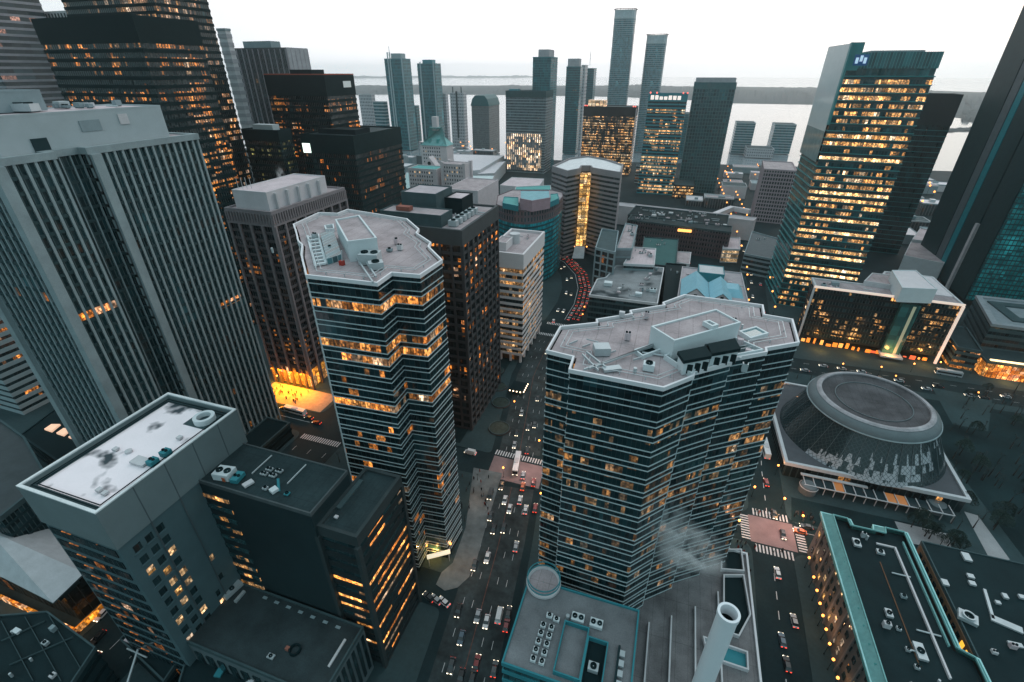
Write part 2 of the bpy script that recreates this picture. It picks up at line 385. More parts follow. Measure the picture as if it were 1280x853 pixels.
def island(name, near, far, seed, hmax=14):
    "long low wooded island: ragged tree-top skyline over a strip of land"
    rn = random.Random(seed); mb = MB(); n = len(near)-1; K = 420; rows = 6
    def lerp(P, t):
        t *= len(P)-1; i = min(int(t), len(P)-2); f = t-i
        return (P[i][0]*(1-f)+P[i+1][0]*f, P[i][1]*(1-f)+P[i+1][1]*f)
    hh = [[0]*(K+1) for _ in range(rows+1)]
    for r_ in range(rows+1):
        for k in range(K+1):
            a, b_ = lerp(near, k/K), lerp(far, k/K); t = r_/rows
            edge = .75 if 0 < t < 1 else 0
            taper = min(1, k/6, (K-k)/6)
            gap = .62+.22*math.sin(k*.11+seed)+.2*math.sin(k*.043+r_*1.5+seed*2)+.16*math.sin(k*.37+r_)
            z = -1.1 if t in (0, 1) or taper <= 0 else hmax*edge*taper*gap*rn.uniform(.55, 1.1)
            mb.v.append((a[0]*(1-t)+b_[0]*t, a[1]*(1-t)+b_[1]*t+rn.uniform(-30, 30)*(0 < t < 1), z))
    for r_ in range(rows):
        for k in range(K):
            i = r_*(K+1)+k; mb.face((i, i+1, i+K+2, i+K+1))
    return structure(name, mb, fol)
island('island', ats(0, (380, 119), (520, 118), (640, 119), (760, 121), (850, 124), (900, 129), (1020, 131), (1130, 137), (1215, 150), (1330, 158)),
       ats(0, (380, 108), (520, 107), (640, 107), (760, 107), (850, 108), (900, 108), (1020, 110), (1130, 112), (1215, 115), (1330, 118)), 3, 30)
island('far_shore', [(-9500, 9200), (-6500, 11200), (-3600, 13200)], [(-10500, 11000), (-7000, 13500), (-3700, 14800)], 5, 50)
island('breakwater', ats(0, (1150, 166), (1215, 163), (1240, 164)), ats(0, (1150, 163), (1215, 160), (1240, 161)), 8, 3)
island('island_point', ats(0, (1205, 153), (1225, 152), (1260, 150)), ats(0, (1205, 140), (1225, 138), (1260, 136)), 9, 16)

UC = [(-20, -60), (-29, 0), (-33, 40), (-37, 75), (-41, 110), (-48.5, 160), (-59, 218), (-60.5, 255), (-58, 293), (-57, 320), (-60, 350), (-68, 378), (-84, 405), (-104, 424), (-120, 436)]
SC = [(40, -60), (50, 60), (52.5, 120), (54.5, 180), (62, 260), (70, 340), (76, 430), (74, 560), (70, 700), (62, 900)]
def off(path, d):
    out = []
    for i in range(len(path)):
        a, c = path[max(0, i-1)], path[min(len(path)-1, i+1)]; l = math.dist(a, c)
        out.append((path[i][0]+(c[1]-a[1])/l*d, path[i][1]-(c[0]-a[0])/l*d))
    return out
def atY(path, y):
    for a, c in zip(path, path[1:]):
        if a[1] <= y <= c[1]: return a[0]+(c[0]-a[0])*(y-a[1])/(c[1]-a[1])
    return path[-1][0]
UL, UR, SL, SR = off(UC, -12.5), off(UC, 12), off(SC, -6.5), off(SC, 7)
def block(pts, z=.13, m=None, name='pavement', rnd=5):
    pts = ccw(pts); out = []
    n = len(pts)
    for i in range(n):          # rounded corners at the crossings
        a, b_, c = pts[i-1], pts[i], pts[(i+1) % n]
        la, lc = math.dist(a, b_), math.dist(c, b_); q = min(rnd, la*.4, lc*.4)
        v1 = ((a[0]-b_[0])/la, (a[1]-b_[1])/la); v2 = ((c[0]-b_[0])/lc, (c[1]-b_[1])/lc)
        if v1[0]*v2[0]+v1[1]*v2[1] < -.94: out.append(b_); continue
        p0 = (b_[0]+v1[0]*q, b_[1]+v1[1]*q); p2 = (b_[0]+v2[0]*q, b_[1]+v2[1]*q)
        for t in (0, .25, .5, .75, 1):
            out.append((p0[0]*(1-t)**2+2*b_[0]*t*(1-t)+p2[0]*t*t, p0[1]*(1-t)**2+2*b_[1]*t*(1-t)+p2[1]*t*t))
    return structure(name, MB().prism(out, 0, z), m or pave)
def seg(path, y0, y1): return [(atY(path, y0), y0)]+[p for p in path if y0+2 < p[1] < y1-2]+[(atY(path, y1), y1)]
KX = (-700, -150, -127)
block([(-127, -60)]+seg(UL, -58, 80)+[(-127, 80)])
block([(-127, 91.5)]+seg(UL, 91.5, 138)+[(-127, 138)])
block([(-700, 60), (-150, 60), (-150, 138), (-700, 138)])
block([(-700, -60), (-150, -60), (-150, 50), (-700, 50)])
block([(-700, 152), (-150, 152), (-150, 270), (-700, 270)])
block([(-127, 152)]+seg(UL, 152, 268)+[(-127, 268)])
block([(-127, 286)]+seg(UL, 286, 400)+[(-127, 400)])
block(seg(UR, -58, 138)+[(p[0], p[1]) for p in reversed(seg(SL, -58, 138))])
block(seg(UR, 152, 268)+[(p[0], p[1]) for p in reversed(seg(SL, 152, 268))])
block([(-40, 286)]+[(x, y) for x, y in reversed(seg(SL, 286, 430))]+[(-40, 430)]+[(-46, 400), (-40, 372), (-38, 330)])
block(seg(SR, -58, 138)+[(420, 138), (420, -58)])
gardm = solid('winter_garden_ground', (.010, .025, .028), .95, var=.8, scale=.05)
block(seg(SR, 152, 268)+[(420, 268), (420, 152)])
block(seg(SR, 286, 430)+[(420, 430), (420, 286)])
structure('garden', MB().prism([(138, 150.5), (400, 150.5), (400, 262), (140, 262), (134, 215)], .13, .17), gardm)
structure('garden', MB().prism([(62, 141+12), (112, 153), (118, 166), (64, 166)], .13, .16), gardm)
plaza = solid('plaza_paving', (.30, .30, .31), .85, var=.3, scale=.09)
structure('plaza', MB().prism(ccw(ats(0, (1118, 652), (1185, 668), (1190, 690), (1130, 678))), .13, .18), plaza)
structure('path', MB().prism(ccw(ats(0, (1205, 640), (1222, 645), (1262, 700), (1240, 705))), .13, .18), plaza)
structure('path', MB().prism(ccw(ats(0, (1165, 470+15), (1240, 500), (1235, 540), (1190, 530))), .17, .19), pave)
structure('plaza', MB().prism(ccw(ats(0, (592, 585), (628, 592), (607, 660), (596, 700), (586, 722), (572, 735), (556, 739), (545, 731), (552, 716), (566, 704), (582, 660))), .13, .17), solid('worn_plaza', (.13, .15, .155), .9, var=.6, scale=.12, fine=.5))
structure('courtyard', MB().prism([(-125, 154), (-76, 154), (-76, 266), (-125, 266)], .13, .16), gardm)

# painted markings: every dash, stop line and crossing
def strip(path, w_, z=.004, name='lane_marking', m=None, dash=None):
    if dash is None:
        a, c = off(path, -w_/2), off(path, w_/2)
        mb = MB(); n = len(path); mb.v = [(x, y, z) for x, y in a]+[(x, y, z) for x, y in c]
        for i in range(n-1): mb.face((i+n, i+n+1, i+1, i))
        structure(name, mb, m or paint); return
    on, gap = dash; y = path[0][1]
    mb = MB()
    while y+on < path[-1][1]:
        x0, x1 = atY(path, y), atY(path, y+on); b_ = len(mb.v)
        mb.v += [(x0-w_/2, y, z), (x0+w_/2, y, z), (x1+w_/2, y+on, z), (x1-w_/2, y+on, z)]; mb.face((b_, b_+1, b_+2, b_+3)); y += on+gap
    structure(name, mb, m or paint)
redl = solid('red_brown_median', (.12, .06, .05), .8, var=.8, scale=.3)
for a, c in ((-60, 136), (154, 268)):
    strip(seg(UC, a+2, c), 18.5, z=.0015, m=solid('worn_asphalt', (.034, .046, .049), .85, var=.9, scale=.12, fine=.6), name='worn_lanes')
    strip(seg(UC, a+2, c), .28, z=.005, m=redl, name='median_strip')
    for d in (-6.2, -3.1, 3.1, 6.2): strip(seg(off(UC, d), a+2, c), .14, z=.005, dash=(2.6, 7.5))
strip([p for p in UC if 286 <= p[1]], .3)
for a, c in ((-58, 134), (154, 268)):
    strip(seg(SC, a, c), .25, dash=(3, 4))
def hstrip(y, x0, x1, w_=.2, dash=None):
    mb = MB(); x = x0
    on, gap = dash or (x1-x0, 1)
    while x+on <= x1+.01:
        b_ = len(mb.v); mb.v += [(x, y-w_/2, .004), (x+on, y-w_/2, .004), (x+on, y+w_/2, .004), (x, y+w_/2, .004)]; mb.face((b_, b_+1, b_+2, b_+3)); x += on+gap
    structure('lane_marking', mb, paint)
for y in (142, 148.6): hstrip(y, -420, -160, .15, (3, 5)); hstrip(y, -28, 44, .15, (3, 5)); hstrip(y, 66, 300, .15, (3, 5))
hstrip(145, -420, -152); hstrip(145, 68, 300); hstrip(145, -28, 44)
for y in (273, 281): hstrip(y, -40, 400, .15, (3, 5))
def zebra(cx, cy, length, width, along='x', n=None, wb=.55):
    "crossing: bars side by side"
    mb = MB(); n = n or int(length/1.15)
    for k in range(n):
        t = -length/2+(k+.5)*length/n; b_ = len(mb.v)
        if along == 'x': q = [(cx+t-wb/2, cy-width/2), (cx+t+wb/2, cy-width/2), (cx+t+wb/2, cy+width/2), (cx+t-wb/2, cy+width/2)]
        else: q = [(cx-width/2, cy+t-wb/2), (cx+width/2, cy+t-wb/2), (cx+width/2, cy+t+wb/2), (cx-width/2, cy+t+wb/2)]
        mb.v += [(x, y, .005) for x, y in q]; mb.face((b_, b_+1, b_+2, b_+3))
    structure('crosswalk_marking', mb, paint)
brickx = solid('pinkish_crossing_paving', (.23, .165, .165), .85, var=.3, scale=.2)
structure('crossing_paving', MB().prism([(46.5, 138.6), (62, 138.6), (62, 151.4), (46.5, 151.4)], 0, .003), brickx)
structure('crossing_paving', MB().prism([(-57, 138.6), (-34, 138.6), (-35, 151.4), (-58, 151.4)], 0, .003), brickx)
zebra(54, 136.2, 13, 3.4, 'x'); zebra(54.6, 153.6, 13, 3.4, 'x'); zebra(45.0, 145, 12, 3.0, 'y'); zebra(64, 145, 12, 3.0, 'y')
zebra(-138.5, 135.6, 21, 3.2, 'x'); zebra(-125, 145, 12, 3, 'y'); zebra(-47, 153.8, 23, 3, 'x'); zebra(-57, 284.5, 23, 3, 'x'); zebra(-59.5, 268.5, 23, 3, 'x')
for d in (-8, 0, 8): strip([(-138.5+d, -50), (-138.5+d, 132)], .16, dash=(3, 5))
# ------------------------------------------------------------------ near towers
# 1 silver office tower with pale vertical piers
G1 = panes('silver_tower_glass', (.012, .036, .041), lit=-.03, w=1.25, h=3.9, s=.9, ca=ORANGE, cb=AMBER, floorvar=.5, clust=.75, seed=1.3, mull=.14, spec=.35, mcol=(.06, .095, .10))
G1b = panes('silver_tower_lit_storey', (.010, .026, .030), lit=1.6, w=1.25, h=3.9, s=1.5, ca=ORANGE, cb=ORANGE, seed=1.9, mull=.04)
pm1 = solid('silver_pier_stone', (.25, .30, .315), .7, var=.3, scale=.15)
P1 = [(-196, 80), (-166, 80), (-166, 95.2), (-169.5, 95.2), (-169.5, 104), (-166, 104), (-166, 142), (-196, 142)]
r = house('office_tower', 'tall silver tower with close pale vertical piers and a plain box on its roof', P1)
floors(r, P1, 4, 128.4, 3.9, G1, solid('dark_bronze_spandrel', (.030, .058, .063), .5), .24, .35)
MB().annulus(inset(P1, -.4), inset(P1, 1.2), 128.4, 130.3).build('frieze', pm1, r)
MB().prism(inset(P1, .8), 129.4, 129.8).build('roof', gravel, r)
piers(r, P1, 0, 128.4, 2.95, .5, .15, pm1, edges=[0]); piers(r, P1, 0, 128.4, 2.5, .72, .18, pm1, edges=[1, 5]); piers(r, P1, 0, 128.4, 3, .4, .15, pm1, 'mullion_pier', edges=[3])
for x, y in ((-166.2, 81.2), (-166.2, 105.4), (-194.8, 80)): rbox(r, 'corner_pier', x-1.2, x+1.5, y-1.4, y+1.4, 0, 128.4, pm1)
for z, y0, y1 in ((83, 82.6, 95), (66, 130, 140.5)):
    mb = MB(); mb.v = [(-166.27, y0, z), (-166.27, y1, z), (-166.27, y1, z+2.4), (-166.27, y0, z+2.4)]; mb.face((0, 1, 2, 3), [(0, 0), (y1-y0, 0), (y1-y0, 2), (0, 2)]); mb.build('window_band', G1b, r)
a, b_ = at(206, 158, 130), at(34, 187, 130)
o = pent(r, rect(-194, -171, 86, 135.5), 129.8, 139.6, solid('penthouse_panels', (.34, .39, .41), .7, var=.1), gravl)
rbox(o, 'door', -170.98, -170.7, 94, 98, 130, 133.5, darkv); rbox(o, 'louvre', -170.98, -170.8, 108, 114, 134, 137, conc); rbox(o, 'vent_grille', -170.98, -170.75, 120, 123, 135, 138, concl)
pent(r, rect(-193, -182, 90, 108), 139.6, 145, conc, gravl, 'upper_penthouse')
unit(r, -182, 101, 139.6, 9, 3.5, 2.2, metal, 3, 20); unit(r, -188, 116, 139.6, 3, 3, 2); clutter(r, -191, -178, 112, 132, 139.6, 8, 4)

# 2 east zigzag tower
GZ = panes('zigzag_east_glass', (.006, .020, .024), lit=.18, w=1.5, h=3.75, s=1.5, ca=ORANGE, cb=AMBER, floorvar=.35, clust=1.5, seed=4.2, mull=.07, rough=.06)
GZl = panes('zigzag_east_glass_with_lit_rooms', (.006, .020, .024), lit=.75, w=1.5, h=3.75, s=1.4, ca=ORANGE, cb=AMBER, floorvar=.1, clust=1.6, seed=4.9, mull=.09)
GZ2 = panes('zigzag_west_glass', (.006, .022, .026), lit=.34, w=1.0, h=4.1, s=.5, ca=AMBER, cb=PALE, floorvar=.4, clust=1.05, seed=8.8, mull=.06, rough=.06)
GZd = panes('zigzag_dark_storey_glass', (.006, .018, .022), lit=-1, w=1.5, h=4.1, s=0, mull=.07)
zs = solid('pale_grey_sill_band', (.40, .47, .49), .5, var=.1)
def zigtower(name_label, poly, h, fh, gm, lits, dark=(0, 1, 2)):
    poly = ccw(poly); r = house('office_tower', name_label, poly)
    n = int(h/fh); fh = h/n
    gp = inset(poly, .2)
    for i in range(n):
        a = i*fh; wt_ = a+fh*.60
        MB().prism(gp, a, wt_, cap=False).build('window_band', lits if (n-1-i) in lits_at else (GZd if (n-1-i) in dark else gm), r)
        MB().prism(gp, wt_, a+fh, cap=False).build('spandrel_glass', GZd, r)
        MB().annulus(inset(poly, .02), inset(poly, .3), wt_-.02, wt_+.17).build('sill_band', zs, r)
        if i < n-1: MB().annulus(inset(poly, .02), inset(poly, .3), a+fh-.18, a+fh+.02).build('sill_band', zs, r)
    MB().prism(inset(poly, .8), h-.6, h).build('roof', gravel, r)
    MB().annulus(inset(poly, -.12), inset(poly, .34), h-.25, h+.75).build('parapet', solid('pale_parapet', (.66, .64, .66), .6, var=.08), r)
    ins = inset(poly, 2.6)
    for k, d in enumerate((2.6, 3.7)):
        q = inset(poly, d); MB().annulus(q, inset(poly, d+.14), h+.75, h+.89).build('track_rail', metal, r)
    for i in range(len(ins)):
        a, c = ins[i], ins[(i+1) % len(ins)]; L = math.dist(a, c)
        for k in range(max(1, int(L/5))):
            t = (k+.5)/max(1, int(L/5)); x, y = a[0]+(c[0]-a[0])*t, a[1]+(c[1]-a[1])*t
            MB().box(x-.1, x+.1, y-.1, y+.1, h, h+.8).build('rail_post', metal, r)
    return r
lits_at = (1, 4, 5, 9)
PE = ats(106, (367, 283), (370, 291), (373, 304), (378, 309), (377, 322), (383, 347), (472, 357), (490, 344), (525, 347), (553, 328), (536, 311), (539, 306), (521, 294), (524, 289), (509, 276), (435, 264), (422, 269), (399, 268))
rE = zigtower('zigzag-walled glass tower with the smaller pale roof, left of the avenue', PE, 106, 3.75, GZ, GZl, (0, 2, 3))
def roofbox(root, top_px, h0, h1, m=concl, rm=gravel, name='penthouse'):
    "box whose top corners are seen at the given photo pixels, h1 high"
    return pent(root, ccw(ats(h1, *top_px)), h0, h1, m, rm, name)
whitew = solid('white_penthouse_wall', (.56, .60, .62), .6, var=.08)
roofbox(rE, [(419, 275), (449, 269.5), (471, 298), (434, 302.5)], 106, 111.5, whitew)
o = MB().prism(ccw(ats(107.6, (400, 291), (417, 289), (427, 318), (408, 324))), 106, 107.6).build('skylight', panes('skylight_glass', (.05, .13, .15), lit=-1, s=0, w=1.6, h=9, mull=.12, mcol=(.35, .42, .44), rough=.2), rE)
def wellbeam(root, p0, p1, z, w_=.35, m=None, name='beam'):
    (x0, y0), (x1, y1) = p0, p1; L = math.dist(p0, p1); nx, ny = -(y1-y0)/L*w_/2, (x1-x0)/L*w_/2
    return MB().prism(ccw([(x0+nx, y0+ny), (x1+nx, y1+ny), (x1-nx, y1-ny), (x0-nx, y0-ny)]), z, z+.5, bottom=True).build(name, m or metal, root)
for k in range(9):
    a, b_ = at(386+k*1.2, 295+k*4.2, 107), at(396+k*1.35, 293.5+k*4.2, 107); wellbeam(rE, a, b_, 106.3, .9, whitew, 'roof_frame')
wellbeam(rE, at(384, 293, 107), at(394, 331, 107), 106.2, .6, whitew, 'roof_frame'); wellbeam(rE, at(397, 291, 107), at(407, 327, 107), 106.2, .6, whitew, 'roof_frame')
wellbeam(rE, at(431, 300, 107), at(466, 352, 107), 106.5, .35); wellbeam(rE, at(443, 306, 107), at(470, 345, 107), 106.5, .35)
x, y = at(463, 325, 107); unit(rE, x, y, 106, 5, 4, 3, metal, 2, 15); x, y = at(455, 315, 107); unit(rE, x, y, 106, 3, 4, 2.4, whitew, 0, 15)
x, y = at(470, 332, 107); unit(rE, x, y, 106, 3.6, 2.6, 2, metal, 1, 40)
MB().annulus(ccw(ats(106.9, (405, 282), (417, 280), (418, 286), (407, 287))), inset(ccw(ats(106.9, (405, 282), (417, 280), (418, 286), (407, 287))), .4), 106, 107).build('hatch_curb', whitew, rE)
x, y = at(427, 327, 107); MB().tube((x, y, 106), (x+.6, y, 110), .16).build('crane_post', metal, rE); MB().box(x-.6, x+.6, y-.5, y+.5, 106, 107.2).build('crane_cab', solid('red_paint', (.35, .04, .03), .5), rE)
clutter(rE, -104, -70, 100, 132, 106, 14, 12, 1.6)

# 3 west zigzag tower
lits_at = (14,)
PW = ats(93, (683, 441), (716, 449), (711, 465), (829, 488), (867, 473), (868, 468), (914, 456), (914, 451), (958, 443), (957, 438), (998, 431), (990, 402), (955, 396), (953, 384), (855, 371), (828, 381), (830, 384), (787, 391), (789, 395), (745, 402), (746, 406), (700, 411))
rW = zigtower('zigzag-walled glass tower with the large pale roof right of the avenue, behind the grey chimney', PW, 93, 4.1, GZ2, GZ2, (0, 1))
roofbox(rW, [(814, 408.5), (895, 387), (926, 403.5), (843, 426.5)], 93, 98, whitew)
hc = ccw(ats(98.4, (878, 404.5), (886, 402.5), (898, 408.5), (890, 411))); MB().annulus(hc, inset(hc, .5), 97.9, 99).build('hatch_curb', whitew, rW)
sk = ccw(ats(93.8, (927, 415.5), (945, 410.5), (957, 417), (938, 422.5))); MB().annulus(inset(sk, -.5), sk, 93, 94.1).build('skylight_curb', whitew, rW)
MB().prism(sk, 93, 93.8).build('skylight', solid('skylight_teal', (.10, .20, .22), .2, spec=.6), rW)
dk = ccw(ats(93.15, (832, 449), (865, 440), (905, 424), (918, 427), (950, 441), (913, 448), (868, 464), (863, 470)))
MB().prism(dk, 93, 93.1).build('sunken_plant_deck', concd, rW); MB().annulus(inset(dk, -.35), dk, 93, 94.2).build('deck_wall', whitew, rW)
for pts in ([(849, 440), (884, 433), (888, 444), (856, 450)], [(883, 431), (918, 424), (924, 435), (890, 441)]):
    o = MB().prism(ccw(ats(97, *pts)), 93.1, 96.2, bottom=False).build('cooling_tower', whitew, rW)
    MB().prism(inset(ccw(ats(97, *pts)), -.3), 96.2, 97).build('louvre_top', black, o)
    q = inset(ccw(ats(97, *pts)), -.05)
    for k in range(3):
        a = q[0]; c = q[1]; t = .2+.3*k; xx, yy = a[0]+(c[0]-a[0])*t, a[1]+(c[1]-a[1])*t
        MB().box(xx-.9, xx+.9, yy-.12, yy+.12, 93.4, 95.6).build('bay_opening', black, o)
for k in range(7):
    a = at(869+k*11, 467-k*3.6, 93.3); b_ = at(875+k*11, 461-k*3.7, 93.3); wellbeam(rW, a, b_, 93.2, .5, whitew, 'roof_frame')
wl = ccw(ats(93.2, (795, 441), (826, 431), (834, 436), (803, 447))); MB().prism(wl, 93, 93.12).build('light_well', black, rW); MB().annulus(inset(wl, -.4), wl, 93, 94).build('well_curb', whitew, rW)
for d in (0, 6, 12): wellbeam(rW, at(730+d, 462-d*.2, 94), at(815+d*.6, 429-d*.3+3, 94), 93.7, .28)
wellbeam(rW, at(733, 440, 94), at(757, 459, 94), 93.7, .3); wellbeam(rW, at(728, 443, 94), at(748, 463, 94), 93.7, .3)
x, y = at(752, 438, 94); o = unit(rW, x, y, 93, 3.6, 3.0, 2.2, metal, 0, 20); MB().tube((x-1, y, 96), (x-3, y-4, 98.5), .15).build('crane_arm', metal, o)
x, y = at(811, 458, 94); unit(rW, x, y, 93, 2.4, 2, 1.8, whitew, 1); x, y = at(794, 462, 94); MB().tube((x, y, 93), (x, y, 94.4), .4).build('vent_pipe', metal, rW)
x, y = at(765, 459, 94); unit(rW, x, y, 93, 4, 1.6, .9, metal, 0, 30); clutter(rW, -8, 22, 98, 122, 93, 16, 77, 1.5)
for k in range(6): wellbeam(rW, at(712+k*16, 428+k*4, 94), at(722+k*16, 424+k*4.2, 94), 93.3, .16, metal, 'pipe_run')
# podium of the west tower
pd = ccw([(8.8, 66), (41, 66), (41, 121.5), (-12, 121.5), (-12, 81.4), (8.8, 81.4)])
GP = panes('podium_glass', (.010, .026, .03), lit=.05, w=2, h=4, s=1.1, seed=3.3, clust=.8)
r = simple('podium_building', 'low pale-edged podium wrapped round the foot of the zigzag tower beside the chimney', pd, 12, 4, GP, concd, .3, solid('podium_stained_roof', (.15, .145, .15), .95, var=.7, scale=.12, seam=3.3), solid('pale_coping', (.62, .60, .62), .6, var=.08), ph=.8, w=.5)
for x0, y0, y1 in ((12, 67, 88), (18, 67, 92), (24.5, 67, 97), (31, 67, 104)): rbox(r, 'roof_wall', x0, x0+.4, y0, y1, 12, 13.2, concl)
for p in ([(902, 690), (925, 690), (928, 715), (902, 713)], [(905, 722), (928, 722), (936, 770), (922, 796), (905, 790)], [(880, 800), (932, 818), (933, 838), (885, 822)]):
    q = ccw(ats(12.2, *p)); MB().annulus(inset(q, -.4), q, 12, 13.3).build('well_wall', concl, r); MB().prism(q, 12, 12.15).build('sunken_well', black if p[0][0] != 880 else tealp, r)

# 4 grey chimney
cx_, cy2 = at(912, 764, 70)
r = thing('chimney', 'tall round pale grey chimney rising beside the podium at the lower edge of the photo', 'chimney', cx_, cy2, 0)
ch = solid('chimney_concrete', (.66, .68, .71), .7, var=.07, scale=.08)
MB().lathe([(2.0, 0), (1.72, 68.4), (1.86, 68.6), (1.86, 69.6), (1.42, 69.6), (1.42, 66)], cx_, cy2, 48).build('shaft', ch, r)
MB().lathe([(1.41, 67), (1.38, 62), (.05, 62)], cx_, cy2, 32).build('flue', black, r)

# 5 mid-rise roof with teal edges
mr = ccw([(-21.5, 57.5), (8.2, 57.5), (8.2, 80.5), (-21.5, 80.5)])
r = simple('office_block', 'mid-rise block with teal roof edges and a round glass bay at one corner', mr, 28, 3.8, panes('midrise_glass', (.02, .07, .08), lit=.1, w=1.5, h=3.8, s=.9, seed=7.7), tealp, .3, solid('stained_roof', (.17, .175, .185), .95, var=.55, scale=.12), tealp, w=.35, ph=.6)
for p, z in ((rect(-9.5, -3.2, 59, 71.5), 1.3), (rect(-3.2, 1.8, 58.5, 69.5), 1.3)):
    MB().annulus(p, inset(p, .3), 28, 29.5).build('screen_wall', tealp, r); 
MB().prism(rect(-2.8, 1.4, 58.9, 69.1), 28, 28.1).build('plant_well', black, r)
for i in range(2):
    for j in range(5): unit(r, -14.6+i*2.1+j*.05, 60.5+j*2.1, 28, 1.3, 1.3, 1.1, whitew, 1)
unit(r, -13.5, 71.8, 28, 1.6, 1.2, 1, whitew, 1); unit(r, -11.6, 71.4, 28, 1.6, 1.2, 1, whitew, 1)
for x in (-6.5, -1.8): unit(r, x, 73.4, 28, 3.2, 2.2, 1.3, whitew, 2)
for j in range(5): unit(r, 5.3, 59+j*2.3, 28, 1.2, 1.4, 1, metal, 0)
unit(r, -.8, 63, 28, 2.4, 2, 1.5, metal, 1); MB().box(4.2, 4.7, 58.5, 70, 28.2, 28.8).build('duct', darkv, r); MB().tube((-9, 72.8, 28), (-9, 72.8, 29.5), .5).build('vent_pipe', metal, r)
for k in range(4): MB().lathe([(4.3, 26.8+k*1.4), (4.5, 26.8+k*1.4), (4.5, 27.1+k*1.4), (4.3, 27.1+k*1.4)], -17.3, 80.2, 36, closed=True).build('bay_ring', tealp, r)
MB().lathe([(4.2, 0), (4.2, 28.6)], -17.3, 80.2, 36).build('glass_bay', panes('bay_glass', (.02, .06, .07), lit=-.1, w=1, h=2.8, s=.8, seed=2), r)
MB().lathe([(4.7, 28.3), (4.7, 29.1), (3.9, 29.1), (3.9, 28.3)], -17.3, 80.2, 36, closed=True).build('bay_coping', concl, r); MB().lathe([(4.0, 28.7), (.1, 28.7)], -17.3, 80.2, 36).build('bay_roof', gravel, r)

# 6 box with white roof
bx = rect(-126.5, -103, 41.5, 77.5)
wb = solid('blue_grey_cladding', (.075, .122, .136), .7, var=.12)
r = house('office_block', 'tall blue-grey block with a white roof blotched by dark puddles, lower left', bx)
MB().prism(bx, 0, 60, cap=False).build('wall', wb, r)
MB().annulus(inset(bx, -.35), inset(bx, .5), 59.6, 70.8).build('fascia', solid('pale_cladding', (.15, .19, .20), .6, var=.1), r)
MB().prism(inset(bx, .5), 69.2, 69.7).build('roof', snowroof, r)
MB().annulus(inset(bx, .5), inset(bx, 1.9), 69.6, 69.76).build('gutter', concd, r)
for d in (1.2, 1.9): MB().annulus(inset(bx, d), inset(bx, d+.18), 70.1, 70.3).build('roof_rail', black, r)
MB().annulus(inset(bx, -.38), inset(bx, .3), 70.8, 71.1).build('coping', solid('white_coping', (.6, .62, .63), .6), r)
for y in (49, 56.5, 64, 71.5): rbox(r, 'panel_joint', -102.72, -102.62, y-.12, y+.12, 0, 70.7, solid('joint', (.08, .1, .11)))
rn = random.Random(5)
lw = [panes('lit_room_%d' % k, (.03, .03, .03), lit=3, w=1.1, h=4, s=s_, ca=c, cb=c, clust=0, floorvar=0, mull=.06, seed=k*3.1) for k, (c, s_) in enumerate((((1, .62, .30), 1.0), ((1, .50, .14), 1.5), ((1, .72, .50), .6)))]
dwin = panes('dark_window', (.012, .028, .032), lit=-1, s=0, w=1.2, h=3, mull=.05)
for j in range(14):
    for i in range(5):
        y = (44.6, 47.4, 50.2, 55.0, 57.4)[i]; z = 56.2-j*4.0
        if i > 2 and (j < 5 or rn.random() < .35): continue
        lit = rn.random() < .34; w_ = .85 if i < 3 else .55
        MB().box(-102.98, -102.92, y-w_, y+w_, z-1.0, z+1.0).build('window', rn.choice(lw) if lit else dwin, r)
        MB().box(-102.98, -102.74, y-w_-.35, y+w_+.35, z-1.6, z-1.25).build('sill', wb, r)
north = rect(-126.5, -103, 41.2, 50)
GN = panes('box_north_glass', (.008, .02, .024), lit=.12, w=1.6, h=3.9, s=1.1, ca=ORANGE, cb=ORANGE, floorvar=.3, clust=1.2, seed=6.1)
for k in range(14):
    z = 4+k*4
    rbox(r, 'window_band', -125.5, -104.5, 41.28, 42, z, z+2.2, GN)
o = MB().lathe([(2.6, 69.7), (2.6, 71.2), (1.7, 71.2), (1.7, 69.9)], -108.2, 72.6, 28).build('cooling_ring', whitew, r)
MB().prism(rect(-112.5, -104.8, 69.6, 75.6), 69.7, 69.75).build('plant_deck', concd, r)
unit(r, -105.9, 56.3, 69.7, 1.8, 2, 1.6, tealp, 2); unit(r, -105.8, 59.5, 69.7, 1.8, 2, 1.6, tealp, 2); unit(r, -109.3, 55.8, 69.7, 4.2, 2.4, .8, concl, 0)
for x, y in ((-109.5, 46.5), (-107.4, 46.2), (-119, 57), (-108, 65)): unit(r, x, y, 69.7, 1.2, 1.1, .8, concl, 0)
MB().lathe([(.8, 69.7), (.8, 70.3), (.05, 70.6)], -115.5, 57.5, 20).build('dome_vent', concl, r)

r.location.y -= 3.0; r.location.x += .3
# 7 dark windowless block and the lit office block beside it
dk_ = rect(-103.5, -68.8, 59, 73.5)
bm = solid('charcoal_panels', (.015, .030, .034), .8, var=.3, scale=.06)
r = house('office_block', 'dark charcoal block with a blank end wall, right beside the white-roofed block', dk_)
MB().prism(dk_, 0, 59.5, cap=False).build('wall', bm, r); roof(r, dk_, 60, gravd, solid('charcoal_coping', (.07, .085, .09)), .3, .35)
GD = panes('charcoal_block_glass', (.02, .055, .06), lit=.35, w=1.4, h=3.9, s=1.2, ca=AMBER, cb=PALE, floorvar=.5, clust=1.0, seed=2.6)
for k in range(15): rbox(r, 'window_band', -103, -94.5, 58.75, 59.2, 56-k*3.9-1.4, 56-k*3.9, GD)
o = unit(r, -97, 62.2, 60, 4.4, 3.4, 2.2, whitew, 2, 8); rbox(o, 'orange_panel', -96.2, -95.2, 60.42, 60.5, 60.4, 61.6, solid('orange_panel', (.45, .11, .05)))
o = unit(r, -93.2, 62.4, 60, 2, 3.2, 1.4, tealp, 2, 8)
